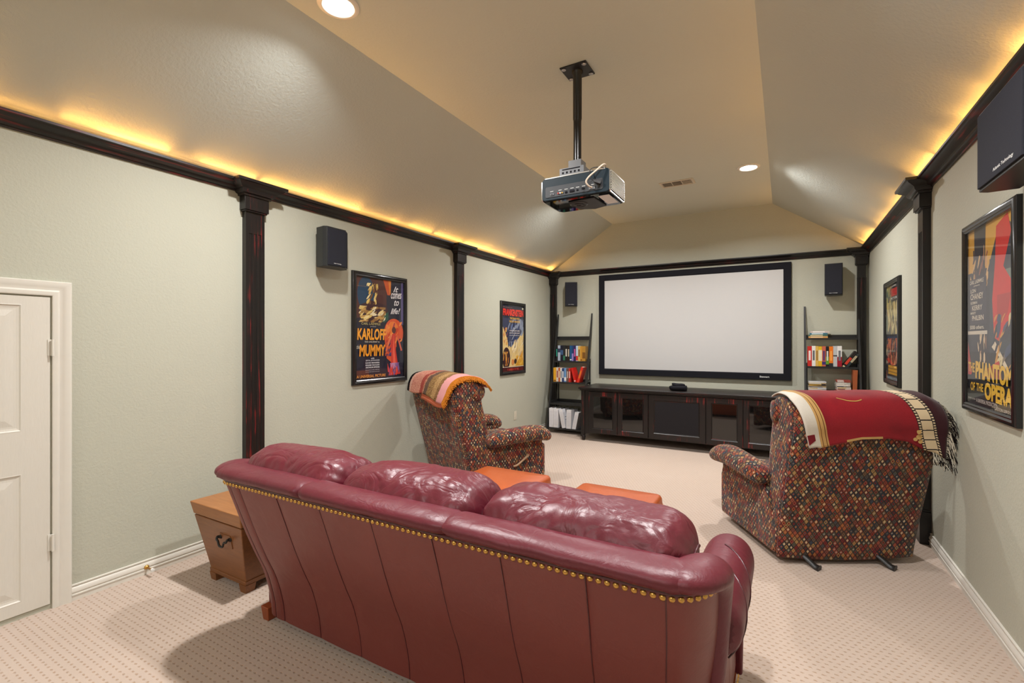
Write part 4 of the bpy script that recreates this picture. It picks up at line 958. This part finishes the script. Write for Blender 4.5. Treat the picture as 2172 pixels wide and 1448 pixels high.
# top roll: three lengths and the corner pieces that turn down into the wings
def roll(x0, x1, name='back_roll'):
    n = 36; m_ = 18; R = []
    for i in range(n + 1):
        u = i / n; x = x0 + (x1 - x0) * u; e = min(u, 1 - u) * abs(x1 - x0)
        k = 1 - .14 * math.exp(-e / .010)
        ring = []
        for j in range(m_):
            a = 2 * pi * j / m_
            wr = .0045 * noise.noise(Vector((x * 9, a * 1.6, 3))) + .006 * math.exp(-e / .05) * noise.noise(Vector((x * 60, a * 2.2, 8)))
            ring.append(Vector((x, 1.277 - YO + (.076 * k + wr) * cos(a), .811 + (.035 * k + wr * .7) * sin(a))))
        R.append(ring)
    MB().rings(R).build(name, M['ox'], SOFA, smooth=60)
roll(-1.02, -.442); roll(-.442, .285); roll(.285, 1.022)
for sg in (-1, 1):
    P = [(.985, 1.277, .811, .075, .034), (1.022, 1.282, .811, .077, .035), (1.046, 1.302, .811, .077, .036), (1.060, 1.336, .809, .073, .039), (1.064, 1.376, .796, .068, .045), (1.068, 1.414, .780, .062, .050), (1.072, 1.444, .745, .052, .052),
         (1.074, 1.458, .68, .044, .048), (1.074, 1.464, .60, .038, .042), (1.072, 1.468, .52, .034, .036), (1.070, 1.470, .44, .028, .030), (1.068, 1.470, .38, .016, .018)]
    R = []; Q = [Vector((sg * a, y - YO, z)) for a, y, z, _, _ in P]
    up = Vector((0, 0, 1))
    for i, q in enumerate(Q):
        dd = (Q[min(i + 1, len(Q) - 1)] - Q[max(i - 1, 0)]).normalized()
        if i == 0: dd = Vector((sg, 0, 0))
        a_ = up.cross(dd); a_.normalize(); u_ = dd.cross(a_).normalized(); up = u_
        R.append([q + a_ * (P[i][3] * cos(2 * pi * k / 18)) + u_ * (P[i][4] * sin(2 * pi * k / 18)) for k in range(18)])
    MB().rings(R).build('wing', M['ox'], SOFA, smooth=60, sub=1)

# loose back cushions
def back_cushion(x0, x1, seed):
    cx = (x0 + x1) / 2; hw = (x1 - x0) / 2; n = 72; m_ = 56; R = []
    def ridge(a, b_, c):      # thin raised creases
        v = 1 - abs(noise.noise(Vector((a, b_, c)))) * 3.2
        return max(0.0, v) ** 2
    def surf(u, th, wr_on=1.0):
        sq = max(0.0, 1 - abs(u) ** 10) ** .45; e = 1 - abs(u)
        droop = 1 - .11 * abs(u) ** 4
        c_, s_ = cos(th), sin(th)
        yy = math.copysign(abs(c_) ** .80, c_); zz = math.copysign(abs(s_) ** .86, s_)
        wr = .010 * noise.noise(Vector((u * 2.4 + seed, th * 1.1, seed)))
        wr += .0075 * math.exp(-e / .22) * sin(th * 11 + u * 6 + 3 * noise.noise(Vector((u * 3, th, seed)))) * (1 - math.exp(-e / .025))
        wr -= .0050 * ridge(u * 3.2 + th * 1.9 + seed, th * .9 - u * 2.0, seed * 2)
        wr -= .0035 * ridge(u * 7 - th * 2.4, th * 1.5 + u * 4.0, seed * 3 + 4)
        wr *= wr_on
        return Vector((cx + hw * u * (1 - .04 * (1 - abs(s_)) * abs(u) ** 6), 1.475 - YO + yy * (.172 * sq + wr * sq), .738 + zz * (.176 * sq * droop + wr * sq)))
    for i in range(n + 1):
        u = -1 + 2 * i / n; u = math.copysign(1 - (1 - abs(u)) ** 1.5, u)
        R.append([surf(u, 2 * pi * j / m_) for j in range(m_)])
    o = MB().rings(R).build('back_cushion', M['ox_cushion'], SOFA, smooth=180, sub=1)
    # welt: along the lower rear edge, then up and over both ends
    P = [surf(-.982, 1.1 + (2.66 - 1.1) * i / 8, 0) for i in range(8)]
    P += [surf(-.955 + 1.91 * i / 30, 2.66, 0) for i in range(31)]
    P += [surf(.982, 2.66 - (2.66 - 1.1) * i / 8, 0) for i in range(1, 9)]
    P = [p + Vector((0, -.006, .004)) for p in P]
    MB().tube(smooth_path(P, 2), .0055, 8).build('welt', M['ox_dark'], o, smooth=60)
back_cushion(-1.055, -.372, 2.0); back_cushion(-.378, .318, 5.3); back_cushion(.312, 1.030, 9.1)
# inner frame, seat cushions, arms, base, feet
MB().b2((-1.02, .09, .10), (1.02, .92, .26)).build('base_frame', M['ox'], SOFA, bevel=.02)
MB().b2((-1.00, .05, .20), (1.00, .16, .74)).build('inner_back', M['ox'], SOFA, bevel=.02)
for i in range(3):
    a = -.93 + i * .62
    MB().b2((a + .004, .16, .27), (a + .616, .93, .47)).build('seat_cushion', M['ox'], SOFA, bevel=.05, seg=4, smooth=60)
for sg in (-1, 1):
    # arm: pleated roll running forward and sloping down, ending in a scroll
    ys = [1.49, 1.52, 1.58, 1.66, 1.78, 1.90, 2.00, 2.08, 2.14, 2.175, 2.19]
    R = []
    for i, y in enumerate(ys):
        k = (y - 1.36) / .83; cz = .585 - .05 * k; r = .093 * (1 if i < 8 else (1, .93, .75, .3)[i - 7]) * (.9 if i == 0 else 1)
        ring = []
        for j in range(20):
            a = 2 * pi * j / 20; rx = r * (1.0 + .05 * sin(a)); ring.append(Vector((sg * (1.052 - .0 * k) + rx * cos(a), y - YO, cz + r * 1.08 * sin(a))))
        R.append(ring)
    o = MB().rings(R).build('arm_roll', M['ox'], SOFA, smooth=60, sub=1)
    for yy, sk in ((1.62, .16), (1.80, .16)):
        P = []
        for j in range(15):
            a = -1.0 + 2.6 * j / 14; y = yy + sk * (a / 1.6); k = (y - 1.36) / .83
            P.append((sg * (1.052 + .0925 * cos(a)), y - YO, .585 - .05 * k + .101 * sin(a)))
        MB().tube(P, .0028, 6).build('arm_seam', M['ox_dark'], o, smooth=60)
    # side panel below the arm, in vertical leather strips
    for q in range(5):
        y0 = 1.50 + q * .128 - YO; y1 = y0 + .124
        pf = [(0, .06), (.004, .10), (.002, .30), (.002, .42), (.01, .52), (-.10, .52), (-.10, .06)]
        MB().prism([(sg * (1.068 + a), z) for a, z in pf], y0, y1, 'y').build('side_panel', M['ox_panel'], SOFA, bevel=.006, seg=2)
    MB().prism([(sg * (1.095), .05), (sg * 1.03, .05), (sg * 1.0, .50), (sg * 1.12, .55), (sg * 1.10, .3)], 2.145 - YO, 2.175 - YO, 'y').build('arm_front', M['ox'], SOFA, bevel=.01, seg=3)
    for i in range(26):
        o = proto.copy(); COL.objects.link(o); o.location = (sg * (1.082), 1.53 + i * .0235 - YO, .066); o.rotation_euler = (0, sg * pi / 2, 0)
    for yy in (1.49, 2.10):
        MB().rings([[(sg * (1.045) + a * k, yy - YO + c * k, z) for a, c in ((-.03, -.03), (.03, -.03), (.03, .03), (-.03, .03))] for z, k in ((0, .75), (.07, 1.0))]).build('foot', M['wood_red'], SOFA, bevel=.003)

# ------------------------------------------------------------------ wooden trunk
t = thing('wooden_trunk', 'tapered brown oak trunk with iron handle beside the left end of the sofa', 'trunk', (-2.80, 1.80, 0))
def frus(z0, z1, e0, e1, x0, x1, y0, y1):
    f = lambda z, e: [(x0 - e, y0 - e, z), (x1 + e, y0 - e, z), (x1 + e, y1 + e, z), (x0 - e, y1 + e, z)]
    return MB().rings([f(z0, e0), f(z1, e1)])
bx = (-.175, .175, -.235, .36)
frus(.055, .395, 0, .065, *bx).build('trunk_body', M['wood'], t, bevel=.005)
frus(.400, .475, .067, .082, *bx).build('lid', M['wood_lid'], t, bevel=.006, seg=3)
frus(.045, .070, .004, .007, *bx).build('base_rail', M['wood'], t, bevel=.002)
for x in (-.150, .150):
    for y in (-.210, .335): MB().rings([[(x + a * k, y + c * k, z) for a, c in ((-.032, -.032), (.032, -.032), (.032, .032), (-.032, .032))] for z, k in ((0, .8), (.046, 1.0))]).build('foot', M['wood'], t)
H = MB(); zc = .292; yf = -.235 - (zc - .055) / .34 * .065
lean = math.atan2(.065, .34); Rl = Matrix.Rotation(-lean, 3, 'X')
H.box((.065, yf - .002, zc), (.105, .004, .078), R=Matrix.Rotation(lean, 3, 'X')); H.build('handle_plate', M['wood'], t, bevel=.001)
pp = [(-.045, -.010, .018), (-.050, -.024, .022), (-.045, -.030, .008), (-.030, -.032, .006), (-.018, -.032, -.018), (.0, -.032, -.022), (.018, -.032, -.018), (.030, -.032, .006), (.045, -.030, .008), (.050, -.024, .022), (.045, -.010, .018)]
MB().tube(smooth_path([(x + .065, y + yf, z + zc) for x, y, z in pp], 4), .006, 8).build('bail_handle', M['iron'], t, smooth=60)
for sxx in (-1, 1): MB().lathe([(0, 0), (.014, 0), (.012, .006), (.005, .016), (.006, .024), (0, .026)], (.065 + sxx * .045, yf - .003, zc + .018), 12, R=Matrix.Rotation(pi / 2, 3, 'X')).build('handle_boss', M['iron'], t, smooth=50)

# ------------------------------------------------------------------ ottomans
def ottoman(x0, x1, y0, y1, h, label):
    t = thing('cube_ottoman', label, 'ottoman', ((x0 + x1) / 2, (y0 + y1) / 2, 0), 0, 'orange leather ottomans in front of the sofa'); a, c = (x1 - x0) / 2, (y1 - y0) / 2
    def fn(k):
        R = []
        for z, e in ((.05, -.008), (.06, 0), (.2, .002), (h - .060, .002), (h - .020, -.003), (h - .006, -.012), (h - .001, -.026)):
            ring = []
            N = 10; r = .045
            for cx_, cy_, a0 in ((a - r, c - r, 0), (-a + r, c - r, pi / 2), (-a + r, -c + r, pi), (a - r, -c + r, 3 * pi / 2)):
                for q in range(5): an = a0 + pi / 2 * q / 4; ring.append((cx_ + (r + e) * cos(an), cy_ + (r + e) * sin(an), z))
            R.append(ring)
        R.append([(p[0] * .55, p[1] * .55, h + .010) for p in R[-1]])
        return MB().rings(R)
    fn(0).build('upholstered_body', M['orange'], t, smooth=60)
    for sx_ in (-1, 1):
        for sy_ in (-1, 1):
            q = Vector((sx_ * (a - .013), sy_ * (c - .013), 0))
            MB().tube([(q.x, q.y, .06), (q.x * 1.0, q.y, h - .055), (q.x * .985, q.y * .985, h - .022)], .0025, 6).build('corner_seam', M['orange_seam'], t)
            MB().b2((sx_ * (a - .06) - .02, sy_ * (c - .06) - .02, 0), (sx_ * (a - .06) + .02, sy_ * (c - .06) + .02, .06)).build('foot', M['black'], t)
    ring = []
    r = .04
    for cx_, cy_, a0 in ((a - r, c - r, 0), (-a + r, c - r, pi / 2), (-a + r, -c + r, pi), (a - r, -c + r, 3 * pi / 2)):
        for q in range(6): an = a0 + pi / 2 * q / 5; ring.append((cx_ + (r + .0025) * cos(an), cy_ + (r + .0025) * sin(an), h - .062))
    MB().tube(ring, .0022, 6, loop=True).build('top_seam', M['orange_seam'], t, smooth=60)
ottoman(-2.09, -1.50, 2.66, 3.22, .425, 'orange leather cube ottoman beside the left recliner')
ottoman(-1.245, -.685, 2.62, 3.18, .425, 'orange leather cube ottoman nearer the middle of the room')

# ------------------------------------------------------------------ recliners
RB = [(.06, 0), (.25, -.035), (.45, -.085), (.65, -.135), (.82, -.178), (.93, -.198), (1.0, -.195)]   # outer back line y(z)
PROF = [(.0, .07), (-.035, .25), (-.085, .45), (-.135, .65), (-.178, .82), (-.200, .93), (-.195, 1.00), (-.160, 1.048), (-.085, 1.072), (.010, 1.066), (.080, 1.030), (.118, .975), (.122, .925), (.100, .885),
        (.112, .84), (.140, .75), (.170, .62), (.200, .48), (.230, .40), (.240, .20), (.22, .07)]
def loft_x(prof, xs, m=None):
    cy = sum(p[0] for p in prof) / len(prof); cz = sum(p[1] for p in prof) / len(prof); R = []
    for x, ins in xs:
        ring = []
        n = len(prof)
        for i, (y, z) in enumerate(prof):
            y0, z0 = prof[i - 1]; y1, z1 = prof[(i + 1) % n]; ty, tz = y1 - y0, z1 - z0; L = sqrt(ty * ty + tz * tz) or 1
            ny, nz = tz / L, -ty / L
            # inward direction
            if (cy - y) * ny + (cz - z) * nz < 0 and abs((cy - y) * ny + (cz - z) * nz) > .01: ny, nz = -ny, -nz
            ring.append((x * (1 - max(0, y) * (.55 if z > .45 else .0)), y + ny * ins, z + nz * ins))
        R.append(ring)
    return MB().rings(R)
def recliner(name, label, loc, rz, km):
    t = thing(name, label, 'recliner', loc, rz)
    hw = .428
    xs = [(-hw - .004, .030), (-hw, .012), (-hw + .02, .002), (-hw + .06, 0), (-.2, 0), (0, 0), (.2, 0), (hw - .06, 0), (hw - .02, .002), (hw, .012), (hw + .004, .030)]
    loft_x([(y, z) for y, z in PROF], xs).build('backrest', km, t, smooth=60, boxuv=True)
    # head bolster, bulging at the front and slightly past the sides
    bo = [(.055 + .088 * cos(a), .965 + .082 * sin(a)) for a in [2 * pi * k / 16 for k in range(16)]]
    xb = [(-hw - .016, .055), (-hw - .013, .030), (-hw - .002, .010), (-hw + .04, 0), (-.2, -.003), (0, -.004), (.2, -.003), (hw - .04, 0), (hw + .002, .010), (hw + .013, .030), (hw + .016, .055)]
    loft_x(bo, xb).build('head_bolster', km, t, smooth=60, boxuv=True)
    # outer back sheet with a drooping hem
    def fb(u, v):
        x = (-hw - .004) + (2 * hw + .008) * u; zb = .050 - .020 * sin(pi * u); z = zb + (.97 - zb) * v
        e = min(u, 1 - u); return Vector((x * (1 + .012 * sin(pi * min(1, max(0, v)))), interp(RB, max(z, .06)) - .010 - .006 * (1 - math.exp(-e * 18)) + .002 * noise.noise(Vector((x * 5, z * 4, rz * 9))), z))
    MB().grid(fb, 16, 22, uv=lambda u, v: (-hw + 2 * hw * u, .05 + .92 * v)).build('outer_back', km, t, smooth=60, thick=.008)
    # side skirts, seat box, arms
    for sg in (-1, 1):
        sk = [(.035, .055), (.79, .055), (.80, .10), (.80, .36), (.775, .42), (.775, .50), (.20, .50), (.10, .40), (.03, .26)]
        xa, xb_ = (sg * (hw - .09), sg * hw)
        MB().prism(sk, min(xa, xb_), max(xa, xb_), 'x').build('side_panel', km, t, bevel=.012, seg=3, boxuv=True, smooth=45)
        # arm pad: swept forward, drooping over the front
        ctr = [(.115, .500), (.18, .520), (.30, .533), (.45, .540), (.60, .545), (.70, .540), (.77, .522), (.815, .490), (.830, .455)]
        sz = [(.060, .045), (.088, .068), (.096, .074), (.100, .074), (.108, .076), (.112, .078), (.108, .072), (.088, .052), (.04, .022)]
        R = []
        for i, ((y, z), (rx, rzz)) in enumerate(zip(ctr, sz)):
            ty = ctr[min(i + 1, 8)][0] - ctr[max(i - 1, 0)][0]; tz = ctr[min(i + 1, 8)][1] - ctr[max(i - 1, 0)][1]; L = sqrt(ty * ty + tz * tz); ty /= L; tz /= L
            R.append([(sg * (hw + .005) + rx * cos(2 * pi * k / 16), y - tz * rzz * sin(2 * pi * k / 16), z + ty * rzz * sin(2 * pi * k / 16)) for k in range(16)])
        MB().rings(R).build('arm_pad', km, t, smooth=60, sub=1, boxuv=True)
    MB().b2((-hw + .08, .10, .10), (hw - .08, .76, .36)).build('seat_box', km, t, bevel=.02, boxuv=True)
    MB().b2((-hw + .10, .16, .34), (hw - .10, .82, .47)).build('seat_cushion', km, t, bevel=.05, seg=4, boxuv=True, smooth=60)
    MB().b2((-hw + .02, .775, .09), (hw - .02, .835, .42)).build('footrest', km, t, bevel=.03, seg=3, boxuv=True, smooth=60)
    for sx_ in (-.235, .235):
        MB().tube(smooth_path([(sx_ - .05, .22, .10), (sx_ - .045, .06, .070), (sx_ - .02, -.02, .050), (sx_ + .005, -.075, .018), (sx_ + .02, -.10, .012)], 4), [.020] * 13 + [.022] * 2 + [.026, .028], 8, flat=.75).build('metal_foot', M['iron'], t, smooth=50)
        MB().box((sx_ - .048, .40, .012), (.035, .55, .022)).box((sx_ - .048, .30, .07), (.03, .10, .12)).build('floor_runner', M['iron'], t, bevel=.004)
    return t
RL = (.324, 3.685, 0); RA = radians(29.9)
LLc = (-2.772, 3.655, 0); LA = radians(-25.0)
R1 = recliner('recliner', 'diamond-weave recliner on the right with red film-strip throw over its back', RL, RA, M['kilim'])
R2 = recliner('recliner', 'diamond-weave recliner on the left with striped fringed throw over its back', LLc, LA, M['kilim_l'])
MB().tube(smooth_path([(.436, .42, .255), (.452, .45, .262), (.458, .52, .305), (.458, .58, .345)], 4), [.010] * 9 + [.012, .013, .013, .012], 8).build('recline_lever', M['lever'], R2, smooth=60)

def drape_path(o):
    """(y, z) outline of the recliner head, offset outward by o, from low on the outer back over the top to the front"""
    base = [(-.150, .66), (-.166, .74), (-.190, .84), (-.212, .93), (-.208, 1.00), (-.172, 1.058), (-.100, 1.085), (-.005, 1.084), (.085, 1.052), (.146, .990), (.156, .930), (.146, .860), (.140, .80)]
    out = []
    for i, (y, z) in enumerate(base):
        y0, z0 = base[max(i - 1, 0)]; y1, z1 = base[min(i + 1, len(base) - 1)]; ty, tz = y1 - y0, z1 - z0; L = sqrt(ty * ty + tz * tz)
        out.append(Vector((0, y - tz / L * o, z + ty / L * o)))
    return smooth_path(out, 6)
def arclen(P):
    A = [0]
    for a, c in zip(P, P[1:]): A.append(A[-1] + (c - a).length)
    return A
def at_len(P, A, s):
    s = max(0, min(A[-1] - 1e-6, s))
    for i in range(len(A) - 1):
        if A[i + 1] >= s: k = (s - A[i]) / (A[i + 1] - A[i]); return P[i].lerp(P[i + 1], k)
    return P[-1]
DP = drape_path(.014); DA = arclen(DP); TOPS = DA[30]      # arc length near the crest
def throw_pt(x, w_, seed, wav=.006):
    """w_: metres down the back from the crest (negative to the front)"""
    p = at_len(DP, DA, TOPS - w_)
    n = Vector((0, p.y + .04, p.z - .96)); n = n.normalized() if n.length > 0 else Vector((0, -1, 0))
    if w_ > .18: n = Vector((0, -1, .1)).normalized()
    q = Vector((x, p.y, p.z)) + n * (wav * (1 + noise.noise(Vector((x * 5, w_ * 6, seed)))) + max(0, w_ - .22) * .10)
    return q
# red throw on the right recliner
t = thing('red_throw', 'red throw blanket with cream corner and film-strip border on right recliner', 'blanket', RL, RA)
def hem_r(x):   # how far it hangs down the back, by x
    pts_ = [(-.47, .285), (-.38, .305), (-.28, .285), (-.1, .250), (.08, .245), (.2, .265), (.30, .315), (.42, .345)]
    for (x0, v0), (x1, v1) in zip(pts_, pts_[1:]):
        if x <= x1: return v0 + (v1 - v0) * (x - x0) / (x1 - x0)
    return pts_[-1][1]
def xedge_l(w_): return -.440 + max(0, w_ + .02) * .30 + max(0, -w_) * .12
def fr_(u, v):
    w0 = -.28; x_ = -.45 + .90 * u; w_ = w0 + (hem_r(x_) - w0) * v
    x = xedge_l(w_) + (.448 + .02 * max(0, w_) / .3 - xedge_l(w_)) * u
    p = throw_pt(x, w_, 3.0)
    if u > .93: p.z -= (u - .93) / .07 * .030
    if u < .05: p.z -= (.05 - u) / .05 * .016
    return p
def fr_uv(u, v):
    w0 = -.28; x_ = -.45 + .90 * u; w_ = w0 + (hem_r(x_) - w0) * v
    x = xedge_l(w_) + (.448 - xedge_l(w_)) * u; return (x, max(w_, -.1))
MB().grid(fr_, 60, 44, uv=fr_uv).build('woven_cloth', M['throw_red'], t, smooth=180, thick=.007)
# gold hem piece and tan motif lying on the cloth's weave
hm = MB()
hm.grid(lambda u, v: fr_(.28 + .26 * u, .972 + .026 * v) + Vector((0, -.0045, 0)), 14, 2); hm.build('hem_trim', colmat((196, 160, 100), .9), t, smooth=60)
for (a, c, r1, r2) in ((.795, .83, .013, .016), (.800, .885, .017, .016), (.775, .93, .013, .011), (.81, .93, .013, .012)):
    mo = MB(); cc = fr_(a, c) + Vector((0, -.005, 0))
    mo.add([cc + Vector((r1 * cos(k * pi / 6), -.0005, r2 * sin(k * pi / 6))) for k in range(12)], [tuple(range(12))]); mo.build('woven_motif', colmat((206, 166, 104), .9), t, thick=.002)
sw_ = MB().grid(lambda u, v: fr_(.30 + .16 * u, .50 + .06 * sin(u * 2.4) + .012 * v) + Vector((0, -.003, .004)), 12, 1); sw_.build('woven_motif', colmat((196, 150, 84), .9), t, thick=.002)
MB().grid(lambda u, v: fr_(.002 + .05 * u, .86 + .11 * v * (1 - .4 * u)) + Vector((0, -.0045, 0)), 3, 3).build('woven_motif', colmat((120, 20, 34), .9), t, thick=.002)
# fringe
rnd = random.Random(11)
fw, fk = MB(), MB()
for i in range(230):
    v = rnd.uniform(.12, 1.0); p = fr_(1.0, v); L = rnd.uniform(.055, .095)
    q = fw if i % 2 else fk
    dx = rnd.uniform(.015, .055); dy = rnd.uniform(-.03, .02)
    P = [p + Vector((-.006, 0, 0)), p + Vector((dx * .45, dy * .3, -.010)), p + Vector((dx * .85, dy * .7, -L * .5)), p + Vector((dx, dy, -L))]
    q.tube(P, .0018, 4)
for i in range(70):
    u = rnd.uniform(.90, 1.0); p = fr_(u, 1.0); L = rnd.uniform(.04, .075); q = fw if i % 2 else fk
    P = [p + Vector((0, 0, .004)), p + Vector((rnd.uniform(-.01, .01), -.006, -L * .5)), p + Vector((rnd.uniform(-.02, .02), rnd.uniform(-.02, .0), -L))]
    q.tube(P, .0018, 4)
o = fw.build('white_fringe', M['yarn_white'], t); o['kind'] = 'stuff'
o = fk.build('black_fringe', M['yarn_black'], t); o['kind'] = 'stuff'

# striped throw on the left recliner
t = thing('striped_throw', 'striped red, brown and cream throw with orange fringe on left recliner', 'blanket', LLc, LA)
def fl_(u, v):
    w0 = -.38; x_ = -.47 + .82 * u; w1 = .150 + .060 * u + (.014 * sin(u * 9)); w_ = w0 + (w1 - w0) * v
    x = -.475 + (.405 + .475 + .015 * sin(w_ * 14) - max(0, w_) * .55) * u
    p = throw_pt(x, w_, 8.0, .012)
    n = Vector((0, -.6, .8)) if w_ > -.02 else Vector((0, .6, .8))
    p += n * (.018 * (sin(pi * min(1, u * 1.05)) ** .5 if 0 < u < .95 else 0)) * (1 if w_ > -.2 else .5)
    if w_ > .12: p.y -= (w_ - .12) * .22
    return p
MB().grid(fl_, 56, 40, uv=lambda u, v: (-.5 + u * .86, v)).build('woven_cloth', M['throw_stripe'], t, smooth=180, thick=.010)
MB().grid(lambda u, v: fl_(.40 + .57 * u, .90 + .10 * v) + Vector((0, .012, -.012 - .050 * v * sin(pi * (.25 + .6 * u)))), 20, 4).build('folded_underlayer', M['throw_pink'], t, smooth=180, thick=.006)
MB().tube([fl_(0.0, i / 30) for i in range(31)], .006, 6).build('edge_binding', M['yarn_black'], t, smooth=60)
fo = MB(); rnd = random.Random(4)
for i in range(520):
    v = rnd.uniform(.02, 1.0); p = fl_(1.0, v) ; L = rnd.uniform(.045, .075); a = rnd.uniform(0, 2 * pi)
    P = []
    for k in range(5):
        f_ = k / 4; P.append(p + Vector((-.004 + L * f_ * .8, 0, -L * f_ * .55)) + Vector((0, cos(a + f_ * 7), sin(a + f_ * 7))) * .010 * f_ ** .5 + Vector((0, -.004 + rnd.uniform(-.002, .002), 0)))
    fo.tube(P, .0034, 4)
o = fo.build('orange_fringe', M['fringe_orange'], t); o['kind'] = 'stuff'
